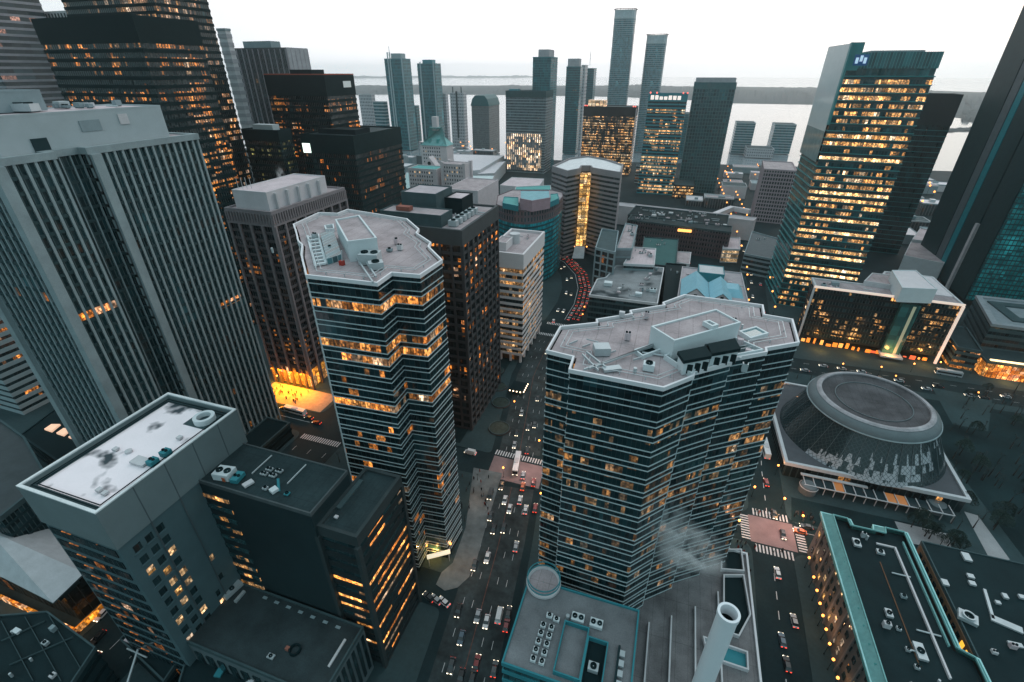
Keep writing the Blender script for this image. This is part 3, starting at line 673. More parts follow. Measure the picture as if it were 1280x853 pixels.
for x, y in ((-88, 67.5), (-85.2, 67.8), (-88.2, 65.8), (-85.6, 66)): unit(r, x, y, 60, 1.8, 1.1, .7, metal, 2)
unit(r, -89.4, 61.8, 60, 1.5, 2.4, .8, concl, 0, -20); unit(r, -81.7, 62, 60, 1.7, 1.7, 1, whitew, 0, -20); unit(r, -84.2, 61.9, 60, 1.2, 1, .8, metal, 1)
MB().tube((-80.7, 62.4, 60), (-82.3, 64.5, 61.8), .35).build('duct', tealp, r); unit(r, -78, 62.2, 60, 1.2, 1.1, .6, tealp, 1)
for x0 in (-91.5, -80.5): MB().box(x0, x0+.25, 65, 72, 60.05, 60.35).build('pipe_run', metal, r)
lt = rect(-68.7, -57.8, 59.8, 80.3)
r = house('office_block', 'dark office block with long amber-lit window strips at the corner of the side street', lt)
GL = panes('amber_strip_glass', (.015, .04, .045), lit=.5, w=3.5, h=3.9, s=2.4, ca=ORANGE, cb=AMBER, floorvar=1.3, clust=1.2, seed=5.5, mull=.03)
floors(r, lt, 0, 52, 3.85, GL, solid('charcoal_spandrel', (.018, .028, .031), .8, var=.3), .55, .3)
MB().annulus(inset(lt, -.1), inset(lt, .8), 52, 55.4).build('fascia', solid('charcoal_fascia', (.034, .047, .05), .8, var=.2), r); MB().prism(inset(lt, .6), 54.2, 54.7).build('roof', gravd, r)
for x, y in ((-57.75, 59.75), (-57.75, 80.3), (-68.7, 59.75)): rbox(r, 'corner_pier', x-.8, x+.3, y-.8 if y < 61 else y-.7, y+.5 if y < 61 else y+.3, 0, 52, solid('charcoal_fascia', (.05, .064, .07)))
unit(r, -66, 63.5, 54.7, .9, .8, .7, concl, 0); rbox(r, 'stair_hatch', -68, -66.6, 66, 76, 54.7, 55.2, concd)
# 8 low roof in front
lw_ = rect(-107, -61, 40.5, 58.2)
r = house('office_block', 'low block with a wide stained dark roof in front of the charcoal blocks', lw_)
MB().prism(lw_, 0, 19.5, cap=False).build('wall', solid('grey_panel_wall', (.10, .13, .14), .8, var=.25), r); roof(r, lw_, 20, solid('dark_stained_roof', (.032, .045, .049), .95, var=.6, scale=.13), concd, .4, .5)
for k in range(8): rbox(r, 'window', -60.95, -60.7, 41.5+k*2.1, 42.6+k*2.1, 3, 18.3, dwin)
for k in range(12): rbox(r, 'window', -105+k*3.8, -102.8+k*3.8, 40.2, 40.6, 3, 17, dwin)
unit(r, -103, 55.5, 20, 3.6, 5.4, 1.6, metal, 2, -10); unit(r, -98.8, 54.5, 20, .8, 3.4, 1.0, metal, 0)
for k in range(7): unit(r, -92+k*4.1, 56.6-k*.1, 20, 1.4, .7, .4, conc, 0)
MB().lathe([(1.5, 20), (1.5, 20.9), (1.1, 20.9), (1.1, 20.1)], -74.3, 47.6, 20).build('vent_ring', black, r); unit(r, -76.2, 47.2, 20, 1.0, .9, 1.1, solid('red_brown_unit', (.3, .12, .09)), 0); unit(r, -79, 44.4, 20, 1.8, 1.2, .7, metal, 1)
rbox(r, 'roof_strip', -64, -63.4, 47, 54, 20, 20.4, concl)
# ------------------------------------------------------------------ mid-distance buildings
def hp(u, v, fy): return pt(u, v, fy)[2]
# stone tower with white penthouse
ps = rect(-193, -167, 168, 222)
GS = panes('stone_tower_glass', (.012, .02, .022), lit=-.02, w=1.3, h=3.8, s=1.1, floorvar=.4, clust=1.1, seed=12.1, mull=.2, mcol=(.05, .045, .05))
st = solid('dusky_pink_stone', (.085, .078, .082), .8, var=.2)
stl = solid('light_pink_stone', (.22, .195, .205), .8, var=.15)
r = house('office_tower', 'pinkish stone tower with a white sloped penthouse and a glowing orange arcade at street level', ps)
ps1 = [(-193, 168), (-167, 168), (-167, 222), (-193, 222)]
floors(r, ps1, 13, 89, 3.8, GS, st, .3, .5)
MB().annulus(inset(ps1, -.4), inset(ps1, 1), 89, 90).build('string_course', stl, r)
floors(r, ps1, 90, 94.2, 4.2, panes('stone_top_glass', (.02, .03, .03), lit=.2, w=1.5, h=4, s=.8, seed=1), stl, .3, .5)
piers(r, ps1, 90, 94.5, 1.6, .7, .5, stl, 'top_pier', limit=60); piers(r, ps1, 9, 89, 6.5, 1.0, .6, stl, 'pier', limit=40)
roof(r, ps1, 95, gravel, stl, .8, .8)
q = ccw(ats(106, (294, 244), (330, 249), (411, 222), (379, 219))); q2 = [(-190, 172), (-171, 172), (-171, 213), (-190, 213)]
pent(r, q2, 95, 103, solid('whitish_penthouse', (.55, .52, .54), .7, var=.1), gravl)
for k in range(5): rbox(r, 'sloped_rib', -171, -169.6, 176+k*7.5, 177+k*7.5, 95, 102, concl)
for k in range(4): MB().tube((-188+k*1.5, 174+k, 103), (-188+k*1.5, 174+k, 108), .12).build('mast', metal, r)
arc = glow('arcade_glow', (1, .40, .05), 1.6); arcb = glow('arcade_lamp', (1, .75, .4), 3.5)
MB().prism(rect(-191, -169.5, 170.5, 220), .13, 12.9, cap=False).build('lobby_glass', panes('lobby_glass_mat', (.3, .12, .03), lit=1.7, w=2.5, h=6.3, s=1.5, ca=(1, .34, .03), cb=(1, .45, .08), seed=3, clust=.6, floorvar=.2, mull=.1, mcol=(.1, .05, .02)), r)
for k in range(7): rbox(r, 'arcade_column', -193+k*4.17, -192+k*4.17, 168, 169.2, .13, 13, st)
for k in range(1, 8): rbox(r, 'arcade_column', -168.2, -167, 168+k*7.5, 169.2+k*7.5, .13, 13, st)
MB().prism(rect(-193, -167, 168, 222), 12.4, 12.95, bottom=True).build('soffit', st, r)
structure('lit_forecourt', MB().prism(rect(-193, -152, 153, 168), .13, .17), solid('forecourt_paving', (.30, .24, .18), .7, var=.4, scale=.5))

# brown gridded tower
pb = rect(-113, -74, 164, 205)
GB = panes('brown_tower_glass', (.014, .022, .024), lit=.22, w=1.5, h=3.9, s=1.6, ca=ORANGE, cb=ORANGE, floorvar=.5, clust=1.3, seed=15.2, mull=.05)
bw = solid('brown_grey_frame', (.055, .058, .062), .75, var=.2)
r = house('office_tower', 'brown-grey gridded tower with orange-lit windows just behind the left zigzag tower', pb)
floors(r, pb, 0, 91, 3.9, GB, bw, .3, .45); piers(r, pb, 0, 91, 5.2, .9, .25, bw, limit=40)
MB().annulus(inset(pb, -.1), inset(pb, 1), 91, 97.2).build('fascia', solid('brown_fascia', (.06, .068, .072), .75, var=.2), r); MB().prism(inset(pb, .9), 95.8, 96.4).build('roof', gravel, r)
def px2(z, p): return ats(z, *p)
pent(r, rect(-111, -84, 167.5, 178), 96.4, 101, concd, gravel)
pent(r, rect(-108, -92, 180, 196), 96.4, 106, concd, solid('pink_roof', (.38, .33, .35), .9)); pent(r, rect(-92, -84, 188, 200), 96.4, 103, black, gravl, 'plant_room')
for k in range(6): unit(r, -80.5-.0*k, 171+k*4.1, 96.4, 3.6, 2.4, 2.4, metal, 1)
clutter(r, -92, -76, 168, 202, 96.4, 14, 33, 2.5); rbox(r, 'red_tank', -105, -99, 170, 173, 101, 102.6, solid('rust_red', (.24, .09, .07)))

# white banded tower
pw = ccw([(-90, 229), (-69, 229), (-69, 272), (-90, 272)])
r = house('office_tower', 'white tower with stepped white bands and amber windows, halfway down the avenue', pw)
GW = panes('white_tower_glass', (.010, .02, .022), lit=.6, w=1.8, h=3.5, s=.95, ca=AMBER, cb=PALE, floorvar=.6, clust=1.0, seed=18, mull=.14)
wm = solid('white_stone_band', (.60, .56, .57), .7, var=.08)
floors(r, pw, 5, 58, 3.55, GW, wm, .42, .22)
MB().annulus(inset(pw, -.1), inset(pw, 1), 58.4, 66.8).build('fascia', wm, r); MB().prism(inset(pw, .9), 65, 65.6).build('roof', gravel, r)
for x in (-89, -82.5, -76.5, -70.5):
    rbox(r, 'base_column', x-.6, x+.6, 229.6, 230.8, 0, 5, wm)
for y in (237, 245, 253, 261, 270): rbox(r, 'base_column', -71, -69.7, y-.6, y+.6, 0, 5, wm)
MB().prism(inset(pw, 3), 0, 5, cap=False).build('lobby_glass', panes('lobby2', (.1, .06, .03), lit=.5, w=2, h=5, s=1, seed=4), r)
pent(r, rect(-87, -80.5, 235, 246), 65.6, 70, wm, gravel); MB().lathe([(3, 65.6), (3, 71), (2.7, 71), (.1, 70.8)], -80.5, 250, 24).build('tank', concl, r); clutter(r, -88, -72, 250, 268, 65.6, 6, 3)

# teal curved building
pc = ccw(ats(60, (620, 256), (630, 260), (643, 263), (655, 264), (668, 263), (682, 260), (693, 256), (700, 251), (704, 246), (703, 241), (690, 238), (640, 238), (622, 245)))
r = house('curved_office_building', 'curved building with a teal glass front and pink rooftop screen beyond the white banded tower', pc)
GT = panes('teal_curved_glass', (.012, .26, .31), lit=-.25, w=1.8, h=3.7, s=.9, seed=21, mull=.12, mcol=(.01, .05, .06), dirt=.5)
floors(r, pc, 0, 50, 3.7, GT, solid('teal_dark_band', (.012, .06, .07), .6), .35, .25); 
bp_ = solid('brown_cladding', (.13, .10, .11), .8)
floors(r, inset(pc, -.15), 50, 59.5, 4.75, panes('small_dark_windows', (.03, .06, .07), lit=-.1, w=2.6, h=4, s=.9, mull=.55, mcol=(.12, .095, .105), seed=3), bp_, .35, .2)
roof(r, pc, 60, gravel, bp_, .6, .5)
q = ccw(ats(67, (650, 250), (665, 253), (688, 249), (687, 240), (650, 240))); pent(r, q, 60, 68, solid('pink_screen', (.36, .24, .27), .8), solid('teal_roof', (.2, .36, .4)))
pent(r, ccw(ats(64, (628, 254), (648, 258), (648, 247), (630, 246))), 60, 64, tealp, copperd, 'plant_room'); pent(r, ccw(ats(64, (688, 253), (699, 248), (697, 242), (688, 243))), 60, 64, tealp, copperd, 'plant_room')
clutter(r, -118, -90, 352, 392, 60, 4, 8)

# hexagonal tower with glowing atrium
ph_ = ccw([at(*p, 76) for p in ((690, 209), (709, 215), (725, 212), (727, 208.5), (738, 208.5), (740, 211), (757, 214), (776, 217), (779, 207), (757, 200), (735, 196), (712, 199))])
r = house('office_tower', 'grey faceted tower split by a tall glowing orange atrium where the avenue curves', ph_)
GH = panes('faceted_tower_glass', (.02, .035, .038), lit=-.12, w=1.7, h=3.8, s=1, seed=25, ca=ORANGE, cb=ORANGE, mull=.1)
hm = solid('rosy_grey_stone', (.24, .225, .235), .8, var=.15)
floors(r, ph_, 0, 72, 3.8, GH, hm, .5, .3); MB().annulus(inset(ph_, -.2), inset(ph_, 1), 72, 77).build('fascia', hm, r)
MB().prism(inset(ph_, .8), 75, 75.6).build('roof', solid('white_roof', (.62, .61, .62), .8), r)
a, c = at(725.5, 213, 76), at(738.5, 213, 76)
atr = [a, c, (c[0]-.5, c[1]+6), (a[0]+.5, a[1]+6)]
o = MB().prism(ccw(atr), 9, 73, cap=True).build('atrium', panes('atrium_glass', (.3, .15, .04), lit=1.6, w=3.2, h=3.8, s=1.7, ca=(1, .45, .10), cb=(1, .6, .22), seed=2, mull=.12, clust=.5, floorvar=.3, mcol=(.05, .03, .02)), r)
for k in range(17): MB().prism(inset(ccw(atr), -.15), 9+k*3.8, 9.45+k*3.8).build('atrium_floor', darkv, o)
MB().prism(ccw([a, c, (c[0]+1, c[1]-8), (a[0]-1, a[1]-8)]), 0, 9, top=ccw([a, c, (c[0], c[1]-1), (a[0], a[1]-1)])).build('entrance_canopy', solid('white_canopy', (.6, .58, .6)), r)

# old bank block, station hotel quarter
def gridmat(name, base, col, w_, h_, lit=-.2, mull=.5, s=.9, seed=1., band=.62):
    return panes(name, base, lit=lit, w=w_, h=h_, s=s, mull=mull, mcol=col, seed=seed, rough=.5, band=band)
def walled(name, label, poly, z1, wall, win, rm=None, fh=3.8, z0=0, cat='building', group=None, pm=None, cl=0, ph=.8, step=2.7, winw=1.2, proud=.06):
    "masonry block: solid wall with a row of windows on every storey"
    poly = ccw(poly); r = house(name, label, poly, cat, group)
    MB().prism(poly, z0, z1-.4, cap=False).build('wall', wall, r)
    n = int((z1-z0-1.5)/fh); tot = 0
    for i in range(len(poly)):
        a, b_ = poly[i], poly[(i+1) % len(poly)]; L = math.dist(a, b_); ex = ((b_[0]-a[0])/L, (b_[1]-a[1])/L); nr = (ex[1], -ex[0])
        if nr[0]*(-(a[0]+b_[0])/2)+nr[1]*(-(a[1]+b_[1])/2) <= 0: continue
        m_ = int((L-1.5)/step)
        for k in range(m_):
            for j in range(n):
                if tot >= 98: break
                t = L/2+(k-(m_-1)/2)*step; x, y = a[0]+ex[0]*t, a[1]+ex[1]*t; z = z1-2.2-j*fh
                q = ccw([(x-ex[0]*winw/2+nr[0]*proud, y-ex[1]*winw/2+nr[1]*proud), (x+ex[0]*winw/2+nr[0]*proud, y+ex[1]*winw/2+nr[1]*proud), (x+ex[0]*winw/2-nr[0]*.2, y+ex[1]*winw/2-nr[1]*.2), (x-ex[0]*winw/2-nr[0]*.2, y-ex[1]*winw/2-nr[1]*.2)])
                o = MB().prism(q, z-2.1, z, bottom=True).build('window', win[rn.choice([0]*8+[1])] if isinstance(win, list) else win, r); tot += 1
    roof(r, poly, z1, rm or gravel, pm or wall, .5, ph)
    if cl:
        x0, x1, y0, y1 = bbox(inset(poly, 2)); clutter(r, x0, x1, y0, y1, z1, cl, int(abs(poly[0][0])))
    return r
wins = [dwin, lw[0]]
whst = solid('whitish_stone', (.56, .50, .52), .8, var=.15)
def B(uc, vt, fy, uf, us, rot=0, dmin=12, dmax=60):
    "rectangular footprint: front corner seen at (uc, vt) at forward distance fy, front face ending at column uf, side face at us"
    x, y, z = pt(uc, vt, fy); a = R(rot); ex = (math.cos(a), math.sin(a)); ey = (-math.sin(a), math.cos(a))
    def col(px_, py_):
        fx = px_*cy_+py_*sy_; f2 = -px_*sy_+py_*cy_; dz = z-H
        return CX+F*fx/(f2*cp-dz*sp_)
    s_ = 1 if uf > uc else -1; wd = 0
    while wd < 200 and (col(x+ex[0]*s_*wd, y+ex[1]*s_*wd)-uf)*s_ < 0: wd += .25
    dd = dmin; s2 = 1 if us > uc else -1
    while dd < dmax and (col(x+ey[0]*dd, y+ey[1]*dd)-us)*s2 < 0: dd += .5
    p = [(x, y), (x+ex[0]*s_*wd, y+ex[1]*s_*wd)]; p += [(p[1][0]+ey[0]*dd, p[1][1]+ey[1]*dd), (x+ey[0]*dd, y+ey[1]*dd)]
    return ccw(p), z
p, z = B(597, 240, 460, 556, 623, 0, 20, 60)
walled('stone_office_block', 'pale stone block with rows of tall arched windows behind the brown gridded tower', p, z, whst, wins, gravel, 4.2, step=2.5, winw=1.1)
p, z = B(560, 244, 430, 533, 566, 0, 12, 20); r = simple('office_block', 'plain dark slab beside the pale stone block with arched windows', p, z-4, 4, panes('dark_slab_glass', (.01, .02, .024), lit=-.3, w=2, h=4), solid('dark_slab', (.035, .045, .05)), .5)
# ornate stone tower block in front of the hotel
p, z = B(571, 214, 560, 555, 588, 0, 15, 45); z += 2
p = ccw([at(*q_, z) for q_ in ((554, 205), (581, 211), (589, 203), (563, 199))])
p, z = B(580, 207, 570, 553, 588, 0, 14, 30)
r = walled('stone_hotel_wing', 'square pinkish stone wing with battlemented corners in front of the green-roofed hotel', p, z, stone, wins, gravel, 4.5, step=3.1, winw=1.2)
for q_ in p: MB().box(q_[0]-1.8, q_[0]+1.8, q_[1]-1.8, q_[1]+1.8, 0, z+2.5).build('corner_turret', stone, r)
p, z = B(545, 213, 575, 510, 556, 0, 14, 30); r = walled('stone_hotel_wing', 'lower long pinkish stone wing left of the square battlemented wing', p, z, stone, wins, copperd, 4.5, step=3.1)
# station hotel with copper chateau roof
p, z = B(558, 183, 690, 526, 566, 0, 20, 34); x0, x1, y0, y1 = bbox(p)
r = walled('railway_hotel', 'grand stone hotel crowned by a steep green copper roof with a chimney', p, z, stone, wins, copper, 4.5, step=3.4, winw=1.5)
cxx, cyy = (x0+x1)/2, (y0+y1)/2
hr = MB().prism(inset(p, -1), z, z+22, top=[(cxx-7, cyy-5), (cxx+7, cyy-5), (cxx+7, cyy+5), (cxx-7, cyy+5)]).build('copper_roof', copper, r)
for k in (-1, 1):
    MB().prism(rect(cxx+k*6-1.6, cxx+k*6+1.6, y0+1, y0+7), z+3, z+8).build('dormer', copperd, hr)
    for yy in (y0, ): MB().prism(rect(cxx+k*14-2.4, cxx+k*14+2.4, yy-1.5, yy+3.3), z, z+5, top=rect(cxx+k*14-.2, cxx+k*14+.2, yy+.6, yy+1)).build('turret_roof', copper, r)
MB().prism(rect(cxx-3.5, cxx+3.5, cyy-3, cyy+4), z+18, z+35).build('chimney', stone, r)
p2, z2 = B(545, 203, 640, 528, 549, 0, 12, 24); r = house('gabled_stone_hall', 'stone gable with a round dark window below the green copper roof', p2)
xa, xb, ya, yb = bbox(p2); mb = MB(); mid = (xa+xb)/2
MB().prism(p2, 0, z2-6).build('wall', stone, r)
mb.v = [(xa, ya, z2-6), (xb, ya, z2-6), (mid, ya, z2+6), (xa, yb, z2-6), (xb, yb, z2-6), (mid, yb, z2+6)]
for f_ in ((0, 1, 2), (4, 3, 5), (1, 4, 5, 2), (3, 0, 2, 5)): mb.face(f_)
mb.build('gable', stone, r)
mb = MB(); mb.v = [(mid+2.4*math.cos(t*math.pi/8), ya-.1, z2-2+2.4*math.sin(t*math.pi/8)) for t in range(16)]; mb.face(tuple(range(16))); mb.build('round_window', black, r)
# convention hall: big white sheds
def shed(lbl, px4, z, m, name='exhibition_hall'):
    q = ccw(ats(z, *px4)); r = house(name, lbl, q); MB().prism(q, 0, z-.3, cap=False).build('wall', concl, r); roof(r, q, z, m, concl, .5, .5); return r, q
wr = solid('pinkish_white_roof', (.62, .56, .58), .8, var=.12)
shed('large white flat shed roof left of the glass block with sparkling lower windows', [(572, 216), (600, 213), (630, 195), (565, 193)], 22, wr)
shed('small white shed roof between the large shed and the glass block', [(596, 218), (618, 217), (632, 202), (612, 204)], 18, wr)
shed('pale green-white roof just behind the pale stone block with arched windows', [(590, 235), (612, 232), (618, 220), (588, 220)], 24, solid('greenish_white_roof', (.50, .56, .56), .8))
shed('pale green pitched roofs beside the dark tower, below the stone gable', [(500, 238), (530, 236), (540, 216), (508, 216)], 24, solid('pale_copper_roof', (.34, .46, .46), .8))
shed('mottled pale roof in front of the glass block with sparkling lower windows', [(625, 232), (672, 236), (680, 224), (640, 222)], 24, gravl)[0]
shed('dark teal roof behind the pink rooftop screen', [(640, 246), (690, 243), (688, 232), (645, 234)], 30, copperd)

# brown/striped: L-shaped roofs right of the avenue
q = ccw(ats(30, (736, 370), (822, 381), (830, 336), (803, 333), (770, 333), (757, 348), (746, 350)))
r = simple('office_block', 'dark L-shaped block with a pale roof edge behind the larger zigzag tower', q, 30, 3.8, panes('l_glass', (.012, .026, .03), lit=-.15, w=1.6, h=3.8, seed=31), concd, .3, solid('puddled_roof', (.20, .21, .22), .9, var=.5, scale=.1, stain=((.03, .04, .045), .06, .55)), concl, ph=.8, w=.6)
x, y = at(760, 357, 30); unit(r, x, y, 30, 5, 4, 2.4, whitew, 0); x, y = at(798, 369, 30); unit(r, x, y, 30, 4, 3, 1.6, whitew, 0); x, y = at(816, 365, 30); unit(r, x, y, 30, 4, 3, 2, whitew, 2)
clutter(r, -34, -4, 273, 290, 30, 10, 6, 2.2); clutter(r, -12, -2, 296, 330, 30, 5, 9, 3)
q = ccw(ats(45, (744, 311), (769, 317), (773, 290), (752, 287)))
r = simple('office_block', 'narrow grey gridded block beside the glowing red queue of cars', q, 45, 5.2, panes('grid_b_glass', (.012, .026, .03), lit=.2, w=3.4, h=5.2, s=.9, ca=ORANGE, cb=ORANGE, seed=33, mull=.1), conc, .2, concd, conc, pier=(5.5, .8, .4, conc), pr=.5)
q = ccw(ats(42, (770, 312), (790, 312), (797, 283), (782, 280)))
r = simple('office_block', 'blank grey plant tower next to the narrow gridded block', q, 42, 6, solid('grey_plain_wall', (.16, .18, .19)), conc, .1, gravel, conc, cl=6)
q = ccw(ats(34, (779, 331), (818, 333), (820, 312), (792, 310)))
r = simple('office_block', 'pale cluttered roof just beyond the dark L-shaped block', q, 34, 4, panes('pl_glass', (.012, .026, .03), lit=-.1, w=1.6, h=4, seed=35), conc, .4, gravl, concl, cl=8)
q = ccw(ats(22, (800, 330), (845, 335), (848, 300), (805, 297)))
r = simple('low_building', 'low block with a dull green roof between the cluttered roof and the red-brick block', q, 22, 4, dwin, concd, .4, solid('deep_green_roof', (.03, .10, .10), .8), concd, cl=4)
q = ccw(ats(24, (828, 385), (852, 385), (858, 332), (832, 330)))
r = simple('low_building', 'black-roofed block between the L-shaped block and the one with pale blue gables', q, 24, 4, dwin, black, .4, black, black, cl=2)

# pale building with blue gables
q = ccw([(12, 284), (53, 284), (53, 345), (14, 345)])
r = walled('gabled_stone_block', 'pinkish stone block with pale blue gables and roof, right of the black-roofed block', q, 28, solid('rose_stone', (.42, .39, .41), .8, var=.15), dwin, solid('rose_roof', (.36, .32, .34), .9), 4.5, step=4.4, winw=2.0)
blu = solid('pale_blue_metal_roof', (.22, .42, .50), .6, var=.15)
def gable(root, x0, x1, y0, y1, z0, z1, wall):
    mid = (x0+x1)/2; o = MB().prism(rect(x0, x1, y0, y1), z0-2, z0).build('gable_base', wall, root)
    mb = MB(); mb.v = [(x0+.6, y0, z0), (x1-.6, y0, z0), (mid, y0, z1-.6), (x0+.6, y1, z0), (x1-.6, y1, z0), (mid, y1, z1-.6)]
    V6 = mb.v; mb.face((0, 1, 2)); mb.v = V6[:3]; mb.build('gable_wall', wall, o); mb = MB(); mb.v = [V6[4], V6[3], V6[5]]; mb.face((0, 1, 2)); mb.build('gable_wall', wall, o)
    mb = MB(); mb.v = [(x0-.4, y0-.5, z0), (mid, y0-.5, z1), (x1+.4, y0-.5, z0), (x1+.4, y1, z0), (mid, y1, z1), (x0-.4, y1, z0)]
    mb.face((0, 1, 4, 5)); mb.face((1, 2, 3, 4)); mb.build('pitched_roof', blu, o)
    MB().box(mid-.9, mid+.9, y0-.12, y0+.1, z0+1, z0+3).build('gable_window', black, o)
gable(r, 14, 30, 286, 316, 30, 37, stone); gable(r, 31, 43, 287, 316, 30, 35, stone)
MB().prism(rect(30, 51, 300, 318), 28, 32, top=rect(33, 48, 304, 314)).build('hip_roof', blu, r)
pent(r, rect(24, 40, 322, 338), 28, 34, tealp, concl); clutter(r, 16, 50, 320, 342, 28, 5, 7)
for k in range(4): rbox(r, 'stepped_bay', 33+k*4, 35.6+k*4, 282.5-k*.0, 284, 6, 26-k*2, whst)
q = ccw(ats(20, (842, 330), (860, 333), (862, 316), (846, 314)))
shed('small round-cornered grey roof left of the pale blue gables', [(842, 328), (862, 331), (864, 316), (845, 315)], 20, gravel, 'low_building')

# long dark red brick block and station roof
q = ccw([at(*a_, 25) for a_ in ((784, 281), (914, 292), (916, 282), (787, 268))])
q = rect(-30, 56, 418, 448, -6)
q = ccw([(-38, 470), (54, 456), (56, 476), (-36, 490)])
r = simple('brick_office_block', 'long dark red-brick block with an amber rooftop sign in front of the pale viaduct', q, 25, 4.2, panes('brick_b_glass', (.012, .02, .024), lit=-.1, w=2.4, h=4.2, s=.9, mull=.45, mcol=(.085, .06, .065), seed=41), brickd, .45, gravd, concd)
clutter(r, -30, 50, 476, 486, 25, 22, 44, 4)
x, y = at(856, 287, 24); rbox(r, 'sign', x-6, x+6, y-1.5, y-1.2, 22, 24.5, glow('amber_sign', AMBER, 2.2))
q = ccw([(-40, 492), (52, 478), (56, 520), (-36, 532)])
r = simple('low_building', 'black cluttered roof behind the long red-brick block', q, 24, 4, dwin, black, .4, black, concd); clutter(r, -32, 48, 492, 524, 24, 34, 45, 6)
q = ccw([(-62, 545), (80, 524), (84, 538), (-58, 560)])
r = house('station_building', 'long pale stone station front and viaduct at the foot of the lit towers', q); MB().prism(q, 0, 19, cap=False).build('wall', stone, r); roof(r, q, 20, solid('station_roof', (.34, .32, .335), .9, var=.3, scale=.1), stone, .5, .5)
def tubeway(name, label, pts, z, w_, h_, m, cat):
    r = thing(name, label, cat, *pts[0], 0); a, c = off(pts, -w_/2), off(pts, w_/2)
    MB().prism(ccw(a+c[::-1]), z, z+h_, bottom=True).build('deck', m, r)
    for p_ in pts[::1]: MB().tube((p_[0], p_[1], 0), (p_[0], p_[1], z), .7).build('column', conc, r)
    return r
tubeway('covered_footbridge', 'white kinked covered footbridge right of the long red-brick block', ats(14, (862, 271), (890, 268), (915, 258), (938, 262)), 9, 6, 5, wr, 'bridge')
# pink grid block
q = rect(88, 112, 540, 590); 
p, z = B(955, 212, 545, 996, 945, -5, 14, 60)
pg = solid('pink_grid_frame', (.36, .29, .31), .8, var=.12)
r = simple('office_block', 'pinkish gridded slab leaning against the left edge of the amber-lit glass tower', p, z, 4.1, panes('pink_b_glass', (.02, .03, .034), lit=-.1, w=2.2, h=4.1, seed=43), pg, .35, gravel, pg, pier=(2.6, .9, .3, pg))
q = ccw(ats(16, (930, 318), (965, 325), (975, 300), (940, 290)))
r = simple('low_building', 'grey podium at the foot of the pinkish gridded slab', q, 16, 4, dwin, conc, .4, solid('slate_roof', (.09, .11, .12)), conc, cl=3)
# green lot block
q = ccw(ats(12, (903, 312), (925, 313), (925, 298), (905, 297)))
r = simple('lit_kiosk_building', 'small cream-lit glass block right of the long red-brick block', q, 12, 4, panes('kiosk', (.1, .09, .07), lit=1.3, w=2, h=4, s=.7, ca=PALE, cb=PALE, seed=3), concl, .2, gravl, concl)
# ------------------------------------------------------------------ right-hand side
# amber-lit glass bank tower
x, y, z = pt(1061, 71, 322); RB = -6
GR = panes('amber_tower_glass', (.010, .045, .05), band=.62, lit=.5, w=1.5, h=4.2, s=2.1, ca=AMBER, cb=(1, .52, .18), floorvar=.7, clust=1.2, seed=50.3, mull=.16, rough=.07, mcol=(.01, .04, .045))
GRl = panes('amber_tower_full_lit', (.010, .045, .05), lit=1.3, w=1.5, h=4.2, s=3.6, ca=(1, .5, .17), cb=(1, .6, .26), floorvar=.1, clust=.5, seed=51.3, mull=.06, band=.55)
GRs = panes('amber_tower_side_glass', (.008, .06, .065), lit=-.12, w=1.5, h=4.2, s=.9, seed=53.1, rough=.05, mull=.05)
rr_ = ray(1008, 166); k_ = math.hypot(rr_[0], rr_[1]); ux, uy = rr_[0]/k_, rr_[1]/k_
bq = ux*x+uy*y; t_ = bq+math.sqrt(max(0, bq*bq-(x*x+y*y)+46**2)); BL = (ux*t_, uy*t_)
fr_ = rotp([(x, y), (x+44, y)], RB)
pr_ = ccw([fr_[0], fr_[1], (BL[0]+44*math.cos(R(RB)), BL[1]+44*math.sin(R(RB))), BL]); zt = z-6
SDX, SDY = (BL[0]-x)/46, (BL[1]-y)/46; SNX, SNY = -SDY, SDX
def side(a, b_, o0, o1):
    "slab on the receding left face, a..b_ metres from the front corner, o0..o1 metres out of the wall"
    return ccw([(x+SDX*a+SNX*o0, y+SDY*a+SNY*o0), (x+SDX*b_+SNX*o0, y+SDY*b_+SNY*o0), (x+SDX*b_+SNX*o1, y+SDY*b_+SNY*o1), (x+SDX*a+SNX*o1, y+SDY*a+SNY*o1)])
r = house('office_tower', 'glass tower blazing with amber-lit storeys, a tall glass fin painted sky-pale at its left corner', pr_)
n = 36; fh = zt/n; fl = (11, 16, 17, 20, 22, 26, 28, 29, 30)
tsp = solid('teal_floor_edge', (.04, .20, .21), .4, var=.1)
for i in range(n):
    k = n-1-i; a = i*fh
    MB().annulus(inset(pr_, -.25), inset(pr_, .5), a, a+.55).build('spandrel', tsp, r)
    fq = rotp([(x+.2, y+.0), (x+43.8, y+.0), (x+43.8, y+.6), (x+.2, y+.6)], RB, (x, y))
    MB().prism(inset(pr_, .4), a+.5, a+fh, cap=False).build('window_band', GRs, r)
    if k > 0: MB().prism(ccw(fq), a+.55, a+fh, bottom=False).build('lit_window_band', GRl if k in fl else GR, r)
MB().prism(ccw(rotp([(x, y-.4), (x+44, y-.4), (x+44, y+.2), (x, y+.2)], RB, (x, y))), zt, zt+8).build('crown_screen', panes('crown_glass', (.02, .10, .11), lit=-1, s=0, w=1.5, h=8, mull=.2, mcol=(.04, .2, .21)), r)
MB().prism(inset(pr_, .6), zt, zt+.5).build('roof', gravel, r); pent(r, ccw(rotp([(x+12, y+12), (x+38, y+12), (x+38, y+40), (x+12, y+40)], RB, (x, y))), zt, zt+9, conc, gravel)
blu2 = glow('blue_sign', (.10, .35, .75), .35)
MB().prism(ccw(rotp([(x+3, y-.7), (x+10, y-.7), (x+10, y-.45), (x+3, y-.45)], RB, (x, y))), zt+1.5, zt+7).build('sign', solid('sign_blue', (.03, .12, .3), .5), r)
